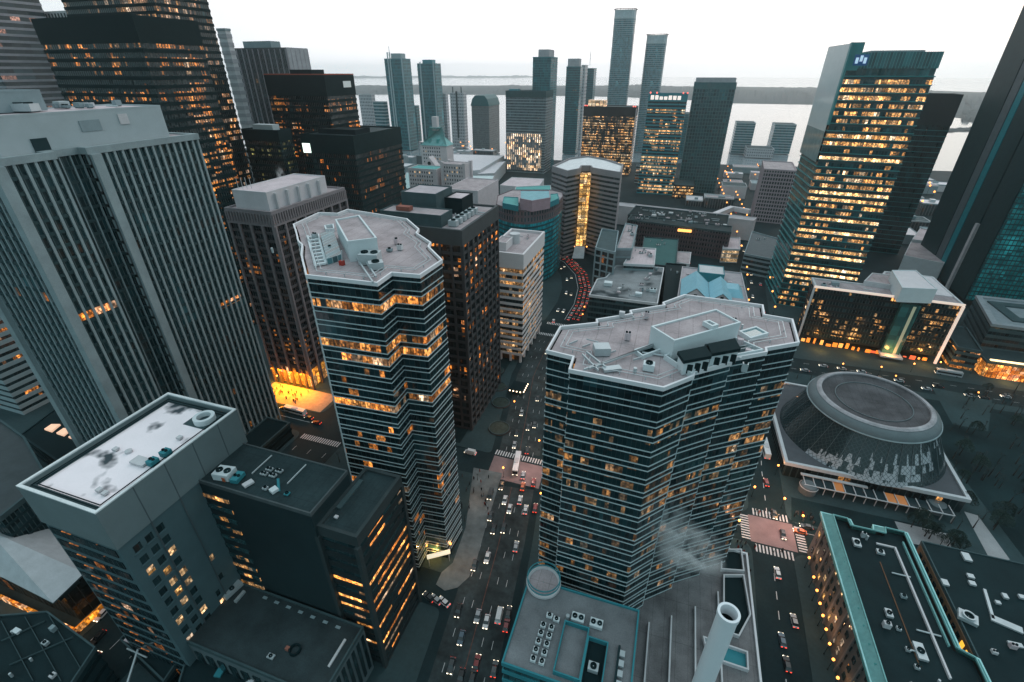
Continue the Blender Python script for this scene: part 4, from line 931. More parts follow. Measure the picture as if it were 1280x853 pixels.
for k in range(3): MB().prism(ccw(rotp([(x+3.8+k*2, y-.85), (x+5.2+k*2, y-.85), (x+5.2+k*2, y-.72), (x+3.8+k*2, y-.72)], RB, (x, y))), zt+2.5+k % 2, zt+5.5+k % 2).build('sign_emblem', glow('sign_white', (.55, .75, .95), .6), r)
FG = solid('fin_sky_reflection', (.50, .55, .56), .15, spec=.6, var=.08)  # pale tone paints the sky reflected in the upper side face
FG2 = solid('fin_sky_reflection_lower', (.16, .24, .25), .12, spec=.6, var=.3)
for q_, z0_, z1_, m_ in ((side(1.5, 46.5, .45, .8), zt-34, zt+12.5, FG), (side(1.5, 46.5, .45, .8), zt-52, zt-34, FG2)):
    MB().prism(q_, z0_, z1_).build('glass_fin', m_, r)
MB().prism(side(-2.0, 1.3, -.2, .9), zt-30, zt+13.0).build('fin_return', tsp, r)
MB().prism(ccw(rotp([(x, y-.5), (x+6, y-.5), (x+6, y-.1), (x, y-.1)], RB, (x, y))), zt-1, zt+13.0).build('fin_return', tsp, r)
# dark annex
x, y, z = pt(1150, 119, 445); q = ccw(rotp([(x-22, y), (x+28, y), (x+28, y+22), (x-22, y+22)], -6))
simple('office_tower', 'dark glass tower half hidden behind the right side of the amber-lit tower', q, z, 4.2, panes('annex_glass', (.006, .03, .034), lit=-.14, w=1.6, h=4.2, s=1.1, ca=ORANGE, cb=AMBER, seed=55, floorvar=.1), tsp, .10, darkv, darkv, top=22)
# huge dark tower at right edge
q = ccw([(209, 396), (300, 396), (300, 490), (209, 490)])
r = house('office_tower', 'huge dark teal tower filling the right edge of the photo', q)
GQ = panes('edge_tower_glass', (.016, .19, .20), lit=-.02, w=2.2, h=3.4, s=1.4, ca=PALE, cb=(.8, 1, .7), seed=60, mull=.22, mcol=(.006, .03, .036), dirt=.6, floorvar=.15, clust=.9, rough=.12)
floors(r, q, 8, 235, 3.4, GQ, solid('edge_tower_slab', (.010, .05, .056), .5), .22, .2)
GQ2 = solid('edge_tower_side_panel', (.008, .034, .039), .45, var=.3)
for k, (a, c, m_) in enumerate(((398, 420, GQ2), (421.5, 440, GQ2), (441, 448, solid('teal_glass_strip', (.01, .16, .19), .3)), (449, 458, solid('grey_strip', (.07, .09, .10), .5)), (459.5, 489, GQ2))):
    rbox(r, 'side_panel', 208.3-.15*(k % 2), 209.2, a, c, 8, 235, m_)
rbox(r, 'pale_fin', 206.5, 208.2, 420, 423, 0, 56, solid('pale_fin_stone', (.38, .36, .37), .8))
# low pale roofs between
for k, (p4, z_, lb) in enumerate((([(1130, 320), (1180, 330), (1186, 306), (1140, 300)], 20, 'grey sunken roof right of the dark tower behind the amber-lit one'), ([(1140, 300), (1200, 306), (1203, 294), (1150, 286)], 22, 'pale strip roof farthest right behind the dark glass annex'),
        ([(1080, 352), (1120, 358), (1125, 346), (1090, 342)], 40, 'pale irregular roof behind the black studio block'))):
    shed(lb, p4, z_, gravel if k != 1 else gravl, 'low_building')

# black studio block with bright roof edge
q = ccw(rotp([(89, 307), (161, 307), (159, 350), (134, 350), (122, 321), (89, 321)], -3, (125, 307)))
r = house('office_block', 'long black glass block with a bright white roof edge, behind the round concert hall', q)
GC = panes('studio_glass', (.008, .022, .026), lit=.22, w=1.6, h=3.7, s=1.5, ca=AMBER, cb=(1, .66, .3), seed=65, floorvar=.2, clust=.9, mull=.3)
floors(r, q, 4.5, 37, 3.6, GC, solid('studio_spandrel', (.015, .022, .024), .5), .35, .2)
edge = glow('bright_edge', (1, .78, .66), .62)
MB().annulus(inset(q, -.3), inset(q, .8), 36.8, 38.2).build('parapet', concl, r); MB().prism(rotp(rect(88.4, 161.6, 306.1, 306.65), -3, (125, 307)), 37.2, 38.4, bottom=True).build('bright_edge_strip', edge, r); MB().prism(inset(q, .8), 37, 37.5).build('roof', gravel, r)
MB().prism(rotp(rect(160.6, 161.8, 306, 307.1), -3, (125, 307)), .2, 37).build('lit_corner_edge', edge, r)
MB().prism(rotp(rect(88.2, 89.2, 306, 307.1), -3, (125, 307)), .2, 37).build('pale_corner_edge', concl, r)
o = MB().prism(rotp(rect(133, 142, 304.4, 306.9), -3, (125, 307)), 2, 35).build('glass_atrium', panes('studio_atrium', (.03, .11, .11), lit=-.1, w=4, h=3, s=.8, ca=AMBER, cb=AMBER, seed=2, mull=.04), r)
MB().prism(rotp(rect(138.6, 140, 304.1, 304.5), -3, (125, 307)), 3, 34).build('lit_stair_strip', glow('stair_strip', (.55, .6, .42), .22), o)
MB().prism(rotp(rect(132, 143, 300, 307), -3, (125, 307)), 2, 3).build('entrance_canopy', concl, r)
pent(r, ccw(ats(46, (1115, 338), (1145, 338), (1172, 362), (1128, 360))), 37.5, 46, whitew, wr); clutter(r, 92, 118, 309, 318, 37.5, 6, 71, 4)
MB().prism(rotp(rect(145, 160, 318, 350), -3, (125, 307)), 37.5, 38).build('white_roof_sheet', wr, r)
rn = random.Random(11)
shopg = [glow('shopfront_%d' % k, c, s_) for k, (c, s_) in enumerate((((1, .30, .04), 1.0), ((1, .42, .10), 1.3), ((1, .16, .06), .8), ((.6, .45, .9), .5)))]
for k in range(20):
    xx = 91+k*3.4+rn.uniform(-1, 1); qq = rotp(rect(xx, xx+rn.uniform(.6, 3.0), 306.3, 306.9), -3, (125, 307)); MB().prism(qq, rn.uniform(.3, 1.2), rn.uniform(1.8, 4.4)).build('shopfront', rn.choice(shopg[:3] if k > 3 else shopg), r)
# low buildings at right edge
q = ccw([(189, 325), (260, 322), (260, 372), (200, 372)])
r = simple('low_building', 'low block with a pale hexagonal roof at the right edge of the photo', q, 20, 4, panes('hexlow_glass', (.01, .025, .03), lit=-.2, w=2, h=4), concd, .5, solid('lead_roof', (.22, .25, .27), .8, var=.2), solid('lead_edge', (.26, .28, .30)), w=3)
MB().annulus(rect(203, 255, 334, 364), rect(209, 250, 340, 358), 20, 20.8).build('roof_ring', concd, r)
q = ccw([(172, 300), (188, 297), (196, 318), (185, 330)])
q = rect(180, 250, 297.5, 316)
r = house('glass_gallery', 'low gallery with an orange glowing glass canopy at the right edge, beside the street', q)
MB().prism(q, 0, 9, cap=False).build('wall', panes('gallery_glass', (.3, .12, .03), lit=.9, w=2, h=3, s=1.1, ca=ORANGE, cb=(1, .45, .12), mull=.14, seed=4), r); roof(r, q, 9, gravd, concd, .5, .4)
MB().prism(rect(182, 250, 299, 300.2), 9.4, 10).build('light_line', glow('light_line', (1, .7, .35), 2.5), r)
MB().prism(rect(181.5, 250, 296.6, 297.4), .2, 4.2).build('lit_canopy', panes('canopy_glass', (.4, .12, .03), lit=1.3, w=2.5, h=2, s=1.5, ca=(1, .30, .03), cb=(1, .4, .08), mull=.12, seed=5), r)
q = ccw([(165, 300), (176, 298), (181, 330), (168, 330)])
r = simple('low_building', 'small dark building with an amber-lit corner between the black studio block and the hexagonal roof', q, 14, 4, panes('corner_glass', (.02, .02, .02), lit=.5, w=3, h=4, s=1.2, seed=8), concd, .5, gravd, concd)

# round concert hall
CXH, CYH = 94.8, 206.5
r = thing('concert_hall', 'round flat-topped concert hall with a pale ring roof on a square pale-edged base', 'concert hall', CXH, CYH, 0)
sqp = ccw(ats(7.5, (975, 497), (984, 578), (1215, 626), (1166, 540)))
sqp = ccw([(61.5, 177.5), (125.5, 177), (127, 211), (112, 241), (70, 243), (60.5, 227)])
MB().prism(inset(sqp, .8), .13, 6.2, cap=False).build('podium_wall', panes('podium_hall_glass', (.012, .02, .022), lit=.25, w=2.4, h=6.1, s=1.1, ca=AMBER, cb=PALE, seed=70, mull=.2), r)
MB().prism(inset(sqp, .9), 6.2, 7.3).build('podium_roof', solid('hall_podium_roof', (.085, .09, .10), .85, var=.2), r)
MB().annulus(sqp, inset(sqp, 1.3), 6.4, 8.0).build('pale_edge', solid('hall_pale_edge', (.50, .50, .52), .7, var=.1), r)
hg, nt, b = newmat('hall_diamond_glass')
uv = N(nt, 'ShaderNodeUVMap'); sx = N(nt, 'ShaderNodeSeparateXYZ'); nt.links.new(uv.outputs[0], sx.inputs[0])
U, V = sx.outputs[0], sx.outputs[1]
d1 = mth(nt, 'FRACT', mth(nt, 'DIVIDE', mth(nt, 'ADD', U, V), 1.9)); d2 = mth(nt, 'FRACT', mth(nt, 'DIVIDE', mth(nt, 'SUBTRACT', U, V), 1.9))
ln = mth(nt, 'MAXIMUM', mth(nt, 'GREATER_THAN', d1, .86), mth(nt, 'GREATER_THAN', d2, .86))
wn_ = N(nt, 'ShaderNodeTexWhiteNoise', noise_dimensions='2D'); cmb = N(nt, 'ShaderNodeCombineXYZ')
nt.links.new(mth(nt, 'FLOOR', mth(nt, 'DIVIDE', U, 3.8)), cmb.inputs[0]); nt.links.new(cmb.outputs[0], wn_.inputs['Vector'])
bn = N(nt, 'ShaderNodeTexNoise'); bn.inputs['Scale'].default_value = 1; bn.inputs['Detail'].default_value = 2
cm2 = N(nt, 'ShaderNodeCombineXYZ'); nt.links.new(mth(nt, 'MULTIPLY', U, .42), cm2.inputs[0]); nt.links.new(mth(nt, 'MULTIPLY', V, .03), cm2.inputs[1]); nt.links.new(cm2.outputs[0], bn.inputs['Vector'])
# broken sky reflections painted pale on the lower panes of the street-side sector
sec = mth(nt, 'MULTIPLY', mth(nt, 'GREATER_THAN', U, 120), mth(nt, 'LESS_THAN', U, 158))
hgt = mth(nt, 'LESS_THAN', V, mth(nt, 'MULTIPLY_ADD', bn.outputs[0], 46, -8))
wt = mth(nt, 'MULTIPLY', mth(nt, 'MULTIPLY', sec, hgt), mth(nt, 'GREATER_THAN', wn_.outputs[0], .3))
crefl = mixc(nt, wt, (.008, .022, .026), (.33, .345, .37))
nt.links.new(mixc(nt, ln, crefl, mixc(nt, wt, (.035, .055, .06), (.08, .10, .11))), b.inputs['Base Color']); b.inputs['Roughness'].default_value = .22
HX, HY = 95.2, 207.2
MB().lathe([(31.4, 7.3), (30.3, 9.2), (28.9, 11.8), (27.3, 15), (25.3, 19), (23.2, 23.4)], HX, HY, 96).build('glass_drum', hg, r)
rimm = solid('hall_rim', (.12, .145, .155), .6, var=.2)
MB().lathe([(23.2, 23.1), (24.1, 23.4), (24.3, 24.1), (23.5, 25.8), (21.9, 27.0), (20.7, 27.5), (20.7, 27), (20, 26.8)], HX, HY, 96).build('roof_rim', rimm, r, smooth=True)
MB().lathe([(24.2, 23.7), (24.6, 23.9), (24.5, 24.3), (24.1, 24.2)], HX, HY, 96, closed=True).build('rim_trim', solid('trim_blue_grey', (.30, .36, .38), .6), r)
MB().lathe([(21.5, 27.35), (20.6, 27.9), (19.6, 27.9), (19.4, 27.2)], HX, HY, 96).build('pale_inner_ring', solid('ring_pale', (.30, .285, .30), .8, var=.6, scale=.2), r)
MB().lathe([(19.7, 27.6), (18.8, 26.8), (14, 26.2), (8, 25.8), (.1, 25.4)], HX, HY, 72).build('sunken_roof', solid('hall_roof_dark', (.075, .074, .08), .9, var=.9, scale=.1, seam=4), r)
MB().lathe([(14.2, 26.3), (14.2, 26.6), (13.9, 26.6), (13.9, 26.1)], HX, HY, 60).build('roof_seam_ring', rimm, r)
for k in range(36):
    a_ = 2*math.pi*k/36; MB().tube((HX+30.6*math.cos(a_), HY+30.6*math.sin(a_), 8.8), (HX+23.4*math.cos(a_+.05), HY+23.4*math.sin(a_+.05), 23.2), .07, n=4).build('glazing_rib', rimm, r)
# entrance canopy frames at the north side
cn_ = thing('glazed_walkway', 'long low walkway of white frames and dark glass panels in front of the round hall', 'walkway', 95, 174, 0)
for k in range(15):
    xx = 69+k*3.6
    MB().box(xx-.12, xx+.12, 171, 176.5, 3.6, 3.95).build('roof_frame', concl, cn_); MB().box(xx-.12, xx+.12, 171, 171.3, .13, 3.6).build('post', concl, cn_)
    if k < 14: MB().box(xx+.3, xx+3.3, 171.2, 176.4, 3.55, 3.7).build('glass_panel', glow('warm_panel', (.55, .2, .06), .35) if k in (3, 8, 9) else solid('dark_panel', (.02, .035, .04), .25), cn_)
MB().box(68.6, 119.7, 170.8, 171.1, 3.6, 4.0).build('roof_edge', concl, cn_); MB().box(68, 92, 175.8, 177.0, 4.2, 4.7).build('pale_beam', concl, cn_)
for (u, v, lb) in ((1010, 610, 'curved white entrance hood near the crossing, beside the round hall'), (1170, 633, 'rounded dark glass entrance pod at the end of the framed walkway')):
    x, y = at(u, v, 2); o = thing('entrance_hood', lb, 'entrance', x, y, 0)
    MB().lathe([(3.2, .13), (3.2, 3.2), (2.8, 3.8), (.1, 4.0)], x, y, 24).build('glass_shell', solid('hood_glass', (.12, .14, .15), .25), o); MB().lathe([(3.3, 3.0), (3.45, 3.2), (3.3, 3.4)], x, y, 24).build('rim', concl, o)

# copper-edged stone block
gq = [(65.2, 60), (90, 60), (92, 91.5), (96, 91.5), (96, 60), (97, 60)]
gq = ccw([(65.2, 52), (95, 52), (95, 94), (91.5, 94), (91.5, 100), (88, 101.5), (88.2, 139), (80, 139.2), (79.5, 136.8), (72.5, 136.8), (72.2, 139.4), (65, 139.8)])
warmst = solid('warm_grey_stone', (.115, .11, .105), .85, var=.25)
r = house('stone_office_block', 'stone block with a green copper roof edge and orange lamps along its street front', gq)
MB().prism(gq, 0, 18.6, cap=False).build('wall', warmst, r)
cop = MB().annulus(inset(gq, -.9), inset(gq, -.1), 18.2, 19.2).build('cornice', copperd, r)
mb = MB(); A_, B_ = inset(gq, -.4), inset(gq, 1.5); n = len(gq); mb.v = [(x, y, 19.2) for x, y in A_]+[(x, y, 21.6) for x, y in B_]
for i in range(n): mb.face((i, (i+1) % n, n+(i+1) % n, n+i))
mb.build('copper_mansard', copper, r)
MB().annulus(B_, inset(gq, 1.8), 21.5, 22.0).build('ridge_coping', copper, r); MB().annulus(inset(gq, -.95), inset(gq, -.55), 19.2, 19.5).build('gutter_edge', solid('bright_copper_edge', (.34, .60, .60), .6), r)
MB().prism(inset(gq, 1.7), 19.8, 20.2).build('roof', solid('black_roof', (.008, .020, .023), .85, var=.5, scale=.1), r)
for k in range(16):
    yy = 60+k*5.0; MB().prism(rect(65.3, 66.5, yy-.7, yy+.7), 19.7, 21.1, top=rect(66.1, 66.6, yy-.15, yy+.15)).build('dormer', copperd, r)
for k in range(4): MB().prism(rect(70+k*5-.8, 70+k*5+.8, 53, 55), 19.6, 21.2).build('dormer', copperd, r)
rn = random.Random(3); tot = 0
for j in range(4):
    for k in range(24):
        yy = 56.5+k*3.5; lit = rn.random() < .3
        rbox(r, 'window', 64.88-.0, 65.4, yy-.75, yy+.75, 15.4-j*3.9, 17.4-j*3.9, rn.choice(lw) if lit else dwin)
for k in range(12): MB().box(64.55, 65.3, 55+k*7.2, 55.7+k*7.2, 0, 18.2).build('pilaster', solid('stone_rib', (.16, .15, .145), .85), r)
for x0, x1, y0, y1 in ((82.2, 82.7, 92, 131), (85.3, 85.7, 101, 134)): MB().box(x0, x1, y0, y1, 20.2, 20.9).build('roof_beam', concl if x0 < 85 else copper, r)
a = [(70, 84), (74, 90), (82, 88), (82, 92)]
for p0, p1 in (((71, 82), (73, 88)), ((73, 88), (83, 84.5)), ((77.5, 131), (82.4, 131)), ((75, 86), (84, 80.5))): wellbeam(r, p0, p1, 20.2, .5, concl, 'roof_beam')
for x, y, w_, d_ in ((71.5, 129, 2, 3), (77.5, 127.5, 2, 1.6), (73.5, 106, 1.6, 2.4), (74.6, 102, 1, 1), (75, 96.6, 1, 1), (75.6, 92.4, 1, 1), (77.8, 97, 2.2, 4.5), (70.6, 81, 1.2, 1.6), (80, 79.4, 1.4, 1.4), (84.5, 82, 1.4, 1.2)): unit(r, x, y, 20.2, w_, d_, 1.0, metal, 1)
for k in range(5): unit(r, 78.2+k*1.3, 80.4-k*.35, 20.2, .9, .9, .8, concl, 0)
MB().box(76.5, 76.75, 94, 124, 20.2, 20.35).build('copper_pipe', solid('rust_pipe', (.14, .07, .04)), r); clutter(r, 68.5, 80, 90, 135, 20.2, 8, 15, 1.8)
# dark neighbour
q = ccw([(93, 60), (93, 139), (135, 139), (135, 60)])
r = house('office_block', 'black-roofed block with an amber-lit inner wall right of the copper-edged stone block', q)
MB().prism(q, 0, 17.5, cap=False).build('wall', warmst, r); roof(r, q, 18, solid('black_roof2', (.007, .019, .022), .85, var=.6, scale=.08), concd, .3, .3)
amb = solid('warm_brick', (.20, .12, .075), .85, var=.3)
MB().box(92.75, 92.98, 100, 138, 1, 17).build('brick_panel', amb, r)
for k in range(14):
    for j in range(3): rbox(r, 'window', 92.6, 92.85, 101+k*2.6, 102.5+k*2.6, 12.6-j*4.5, 15.8-j*4.5, glow('amber_window', (1, .5, .05), 1.2) if (k < 3 and j < 1) else dwin)
for (u, v, w_, d_) in ((1207, 698, 2, 3), (1180, 730, 1.6, 2), (1212, 722, 1.6, 1.4), (1214, 731, 1.6, 1.4), (1255, 747, 1.2, 1.6), (1276, 748, 1.5, 1.2), (1246, 755, 1.2, 1)): x, y = at(u, v, 18); unit(r, x, y, 18, w_, d_, .9, metal, 0)
x, y = at(1208, 774, 18); o = unit(r, x, y, 18, 4.2, 3.2, 1.3, metal, 1, -20); MB().lathe([(1.5, 18.2), (1.5, 19.9), (1.1, 19.9), (1.1, 19)], x, y, 20).build('fan_ring', metal, o)
wellbeam(r, at(1240, 770, 19), at(1280, 787, 19), 18, 2.0, metal, 'duct'); wellbeam(r, at(1232, 735, 19), at(1243, 772, 19), 18, .7, metal, 'duct'); wellbeam(r, at(1262, 802, 19), at(1280, 806, 19), 18, 1.2, metal, 'duct')
clutter(r, 97, 120, 85, 130, 18, 9, 51, 1.6)
q = rect(96.5, 112, 62, 84); 

# ------------------------------------------------------------------ left-hand side
# pyramid-roofed block with orange base
q = ccw([(-215, 38.5), (-152.5, 38.5), (-152.5, 60), (-215, 60)])
r = house('pyramid_roofed_building', 'building with a smooth grey pyramid roof above an orange-lit base, lower left corner', q)
MB().prism(inset(q, 3), .13, 15, cap=False).build('wall', panes('pyr_glass', (.012, .02, .022), lit=.05, w=2.5, h=5, s=1.1, ca=ORANGE, cb=ORANGE, seed=73), r)
MB().prism(inset(q, 2), 14.4, 15.0, bottom=True).build('eave', concd, r)
pyr = ccw([(-150, 37), (-150.5, 49), (-193, 62), (-202, 54), (-202, 36)])
pz = ats(20, (0, 718), (63, 750), (103, 712), (48, 628), (-60, 640), (-90, 690))
cxp, cyp = at(-12, 668, 27)
MB().prism(ccw(pz), 18, 18.5, bottom=True).build('roof_edge', concd, r)
mb = MB(); pz = ccw(pz); n = len(pz); mb.v = [(x, y, 18.5) for x, y in pz]+[(cxp, cyp, 29)]
for i in range(n): mb.face((i, (i+1) % n, n))
mb.build('pyramid_roof', solid('grey_metal_roof', (.40, .41, .43), .7, var=.2, scale=.3), r)
MB().prism(inset(ccw(pz), 2), 15, 18, cap=False).build('upper_wall', darkv, r)
og = glow('orange_lightbox', (1, .33, .02), 1.1)
MB().box(-215, -152, 37.9, 38.6, .3, 2.6).build('lit_base_strip', panes('orange_strip', (.3, .1, .02), lit=1.4, w=1.4, h=9, s=1.7, ca=(1, .30, .015), cb=(1, .36, .04), mull=.05, seed=4, clust=.4), r)
MB().box(-152.6, -151.9, 38.6, 50, .3, 2.6).build('lit_base_strip', panes('orange_strip', ()), r)
# horizontal banded block at left edge
q = ccw([(-380, 105), (-291, 105), (-291, 190), (-380, 190)])
GA = panes('banded_block_glass', (.012, .03, .034), lit=.06, w=1.5, h=3.7, s=1.1, seed=80, clust=1.2)
simple('office_tower', 'slab with broad pale blue-grey horizontal bands at the left edge, beside the silver tower', q, 66, 3.7, GA, solid('pale_band', (.27, .33, .35), .8, var=.1), .55, gravd, conc)
# dark small-gridded tower lower left
q = ccw([(-260, 64), (-222, 64), (-222, 92), (-260, 92)])
q = ccw(ats(34, (0, 525), (32, 548), (62, 600), (0, 650), (-60, 640), (-60, 520)))
simple('office_block', 'dark block with a fine grid of faint window frames behind the white-roofed block', q, 34, 3.6, panes('fine_grid_glass', (.008, .02, .023), lit=-.12, w=1.3, h=3.6, s=1, seed=82, mull=.2, mcol=(.04, .07, .075), ca=ORANGE, cb=ORANGE), darkv, .2, solid('grey_black_roof', (.06, .07, .075)), concd)
q = ccw(ats(10, (25, 545), (85, 500), (150, 560), (90, 590)))
r = simple('low_building', 'low black roof with three glowing skylights at the foot of the silver tower', q, 10, 5, darkv, black, .3, black, darkv, ph=.5)
for k in range(3):
    q2 = ccw(ats(10.9, (55+k*15, 536+k*5), (64+k*15, 530+k*5), (75+k*15, 530+k*5), (64+k*15, 539+k*5))); MB().prism(q2, 10, 10.8).build('skylight', glow('skylight_glow', (1, .62, .42), .75), r)
q = ccw([(-165, 84), (-152, 84), (-152, 134), (-165, 134)])
simple('low_building', 'low black-roofed annex along the street at the foot of the silver tower', q, 8, 4, darkv, black, .3, black, concd, ph=.5)
# dark roofscape in the lower left corner
lt_ = [([(232, 716), (262, 770), (205, 853), (150, 800)], 8, 'dark roof with pale parallel pipes beside the low stained roof'), ([(0, 770), (60, 765), (120, 810), (60, 900), (-60, 880)], 16, 'black roofscape with a faint pale grid in the lower left corner'),
       ([(240, 800), (300, 830), (330, 900), (210, 900)], 12, 'black roof with a teal walkway at the lower edge, left of the stained roof')]
for k, (p4, z_, lb) in enumerate(lt_):
    q = ccw(ats(z_, *p4)); r = simple('low_building', lb, q, z_, 4, darkv, black, .3, solid('black_roof', ()), concd, ph=.5, w=.35)
    x0, x1, y0, y1 = bbox(inset(q, 2)); clutter(r, x0, x1, y0, y1, z_, 10, 61+k, 2.0)
    if k == 0:
        for a, c in (((242, 722), (212, 768)), ((256, 727), (228, 770)), ((198, 726), (158, 853)), ((212, 768), (235, 775))): wellbeam(r, at(*a, z_+1), at(*c, z_+1), z_+.1, .45, metal, 'pipe_run')
        unit(r, *at(252, 722, z_+1), z_, 1.4, 1.4, 1, concl, 0); 
    if k == 1:
        for a, c in (((0, 800), (55, 775)), ((10, 830), (90, 795)), ((30, 770), (75, 850)), ((60, 768), (100, 835)), ((0, 775), (40, 850))): wellbeam(r, at(*a, z_+1), at(*c, z_+1), z_+.1, .14, concd, 'pipe_run')
        unit(r, *at(20, 788, z_+1), z_, 2.2, 1.2, 1, whitew, 0)
    if k == 2:
        wellbeam(r, at(270, 845, z_+1), at(280, 828, z_+1), z_+.1, 1.8, tealp, 'walkway'); wellbeam(r, at(282, 826, z_+1), at(276, 812, z_+1), z_+.1, .35, metal, 'pipe_run')
        unit(r, *at(273, 822, z_+1), z_, .9, .9, 1.2, solid('rust_red', ()), 0); wellbeam(r, at(318, 838, z_+1), at(308, 853, z_+1), z_+.1, .8, concl, 'pipe_run')

# bank towers, upper left
GK = panes('black_tower_glass', (.004, .016, .018), lit=.24, w=1.6, h=3.9, s=1.3, ca=ORANGE, cb=AMBER, floorvar=.5, clust=1.7, seed=90, mull=.30, mcol=(.004, .021, .023), rough=.12)
bk = solid('black_spandrel', (.005, .019, .021), .8, var=.1, spec=.08)
def tower(lbl, p, z, gm, sm, sp, top=0, fh=3.9, z0=20, **k):
    return simple('office_tower', lbl, p, z, fh, gm, sm, sp, darkv, sm, top=top, z0=0, **k)
x, y, z = pt(165, 21, 272); tower('black tower with a blank top band and speckled amber windows at upper left', [(x-70, y), (x, y), (x, y+36), (x-70, y+36)], z, GK, bk, .42, 10.5)
x, y, z = pt(192, 0, 340); GK2 = panes('black_tower_glass_rear', (.004, .016, .018), lit=.36, w=1.6, h=3.9, s=1.0, ca=AMBER, cb=(1, .6, .42), floorvar=.4, clust=1.5, seed=93, mull=.3, mcol=(.004, .021, .023))
tower('taller black tower running out of the top of the photo', [(x-76, y), (x, y), (x, y+39), (x-76, y+39)], z+40, GK2, bk, .42)
x, y, z = pt(-60, -40, 390); GF = panes('pink_reflecting_glass', (.02, .03, .034), lit=.1, w=6, h=4.1, s=.8, ca=(1, .45, .3), cb=(1, .75, .7), floorvar=.3, clust=1.8, seed=95, mull=.03, rough=.05)
tower('pinkish-grey banded tower cut by the upper left corner of the photo', [(x-100, y), (x, y), (x, y+45), (x-100, y+45)], z, GF, solid('pinkish_band', (.30, .285, .31), .6), .38, fh=4.1)
x, y, z = pt(90, 14, 430); p = [(x-48, y), (x, y), (x, y+20), (x-48, y+20)]
r = tower('teal glass tower with a white crown between the pinkish banded tower and the black ones', p, z-6, panes('teal_t', (.02, .10, .12), lit=-.15, w=2, h=4, seed=97), tealp, .2); 
MB().annulus(ccw(p), inset(ccw(p), 1), z-5.2, z+.5).build('white_crown', concl, r)
for k in range(14): MB().box(p[0][0]+1+k*3.4, p[0][0]+2.4+k*3.4, y-.2, y+.1, z-4.4, z-1).build('crown_opening', darkv, r)
x, y, z = pt(281, 37, 470); r = simple('concrete_slab_tower', 'thin pale concrete slab standing up beside the grey striped tower', [(x-9, y), (x, y), (x, y+6), (x-9, y+6)], z, 6, concl, solid('pale_slab', (.33, .33, .35), .8), .5, conc, conc)
x, y, z = pt(357, 61, 480); p = [(x-65, y), (x, y), (x, y+28), (x-65, y+28)]
r = tower('grey tower with vertical ribs and a plain pale end wall, between black towers', p, z, panes('ribbed_glass', (.03, .045, .05), lit=-.04, w=1.8, h=4, s=.8, ca=AMBER, cb=PALE, seed=99, floorvar=.5, mull=.2, mcol=(.16, .15, .16)), solid('greyish_band', (.075, .08, .085)), .3, pier=(6, .9, .5, solid('rib_grey', (.30, .28, .30))))
MB().box(x-.2, x+.35, y, y+28, 60, z+1).build('end_wall', solid('pale_slab', ()), r); pent(r, rect(x-50, x-20, y+6, y+18), z, z+6, conc, gravel)
x, y, z = pt(405, 96, 370); p = [(x-50, y), (x, y), (x, y+34), (x-50, y+34)]
GK3 = panes('black_tower_glass_speckled', (.004, .016, .018), lit=.24, w=1.5, h=3.9, s=1.3, ca=ORANGE, cb=AMBER, floorvar=.4, clust=1.1, seed=103, mull=.3, mcol=(.006, .019, .021))
r = tower('black tower with a dim red line along its roof edge', p, z, GK3, bk, .42, 12); MB().annulus(inset(ccw(p), -.1), inset(ccw(p), .9), z+.95, z+1.6).build('red_roof_edge', solid('red_roof_edge', (.34, .08, .05), .7), r)
rbox(r, 'small_sign', x+.06, x+.25, y+20, y+29, z-7, z-3, glow('dim_sign', (.55, .6, .6), .35)); pent(r, rect(x-34, x-16, y+8, y+22), z, z+4, black, black)
x, y, z = pt(441, 172, 340); p = [(x-42, y), (x, y), (x, y+62), (x-42, y+62)]
r = tower('broad black tower with a square white sign near its top', p, z, panes('black_tower_glass_dark', (.005, .016, .018), lit=.16, w=1.5, h=3.9, s=1.1, ca=ORANGE, cb=ORANGE, floorvar=.3, clust=1.3, seed=106, mull=.3, mcol=(.005, .02, .022)), solid('deep_teal_black', (.004, .021, .023), .8, spec=.08), .35, 11)
MB().box(x-41, x-35, y-.6, y-.15, z-11, z-5).build('square_sign', glow('white_green_sign', (.85, 1, .9), 1.6), r); pent(r, rect(x-36, x-6, y+12, y+30), z, z+3, black, black)
x, y, z = pt(347, 165, 330); r = tower('small black tower with greenish-yellow windows between the black towers', [(x-29, y), (x, y), (x, y+12), (x-29, y+12)], z, panes('greenish_windows', (.01, .02, .02), lit=.25, w=1.5, h=3.9, s=.9, ca=(.8, .7, .2), cb=(.75, .85, .3), seed=108, mull=.25, floorvar=.6), bk, .4, 6)
unit(r, x-14, y+6, z, 16, 6, 3.5, metal, 0)
# ------------------------------------------------------------------ far towers by the lake
def gteal(name, base=(), seed=0, lit=-.1, s=.9, w_=2.2, h_=3.2, mull=.15, mcol=(.03, .10, .12), ca=AMBER, cb=PALE, rough=.12, **k): return panes(name, base, lit=lit, w=w_, h=h_, s=s, seed=seed, mull=mull, mcol=mcol, ca=ca, cb=cb, rough=rough, **k)
gA = gteal('condo_glass_a', (.008, .10, .12), 120, lit=-.16, h_=6.4); gI = gteal('ice_glass', (.05, .16, .19), 125, lit=-.2, mcol=(.12, .22, .25), dirt=.2, h_=3.3)
slabc = solid('condo_slab_edge', (.025, .16, .18), .6, var=.1); slabl = solid('pale_slab_edge', (.26, .33, .35), .6, var=.1); ribw = solid('condo_white_rib', (.36, .44, .46), .6)
def far(lbl, uc, vt, fy, uf, us, gm, sm, sp=.25, fh=6.4, top=0, rot=0, dmin=14, dmax=45, z0=0, pm=None, name='apartment_tower', pr=.3, **k):
    p, z = B(uc, vt, fy, uf, us, rot, dmin, dmax)
    return simple(name, lbl, p, z, fh, gm, sm, sp, concd, pm or sm, top=top, z0=z0, pr=pr, **k), p, z
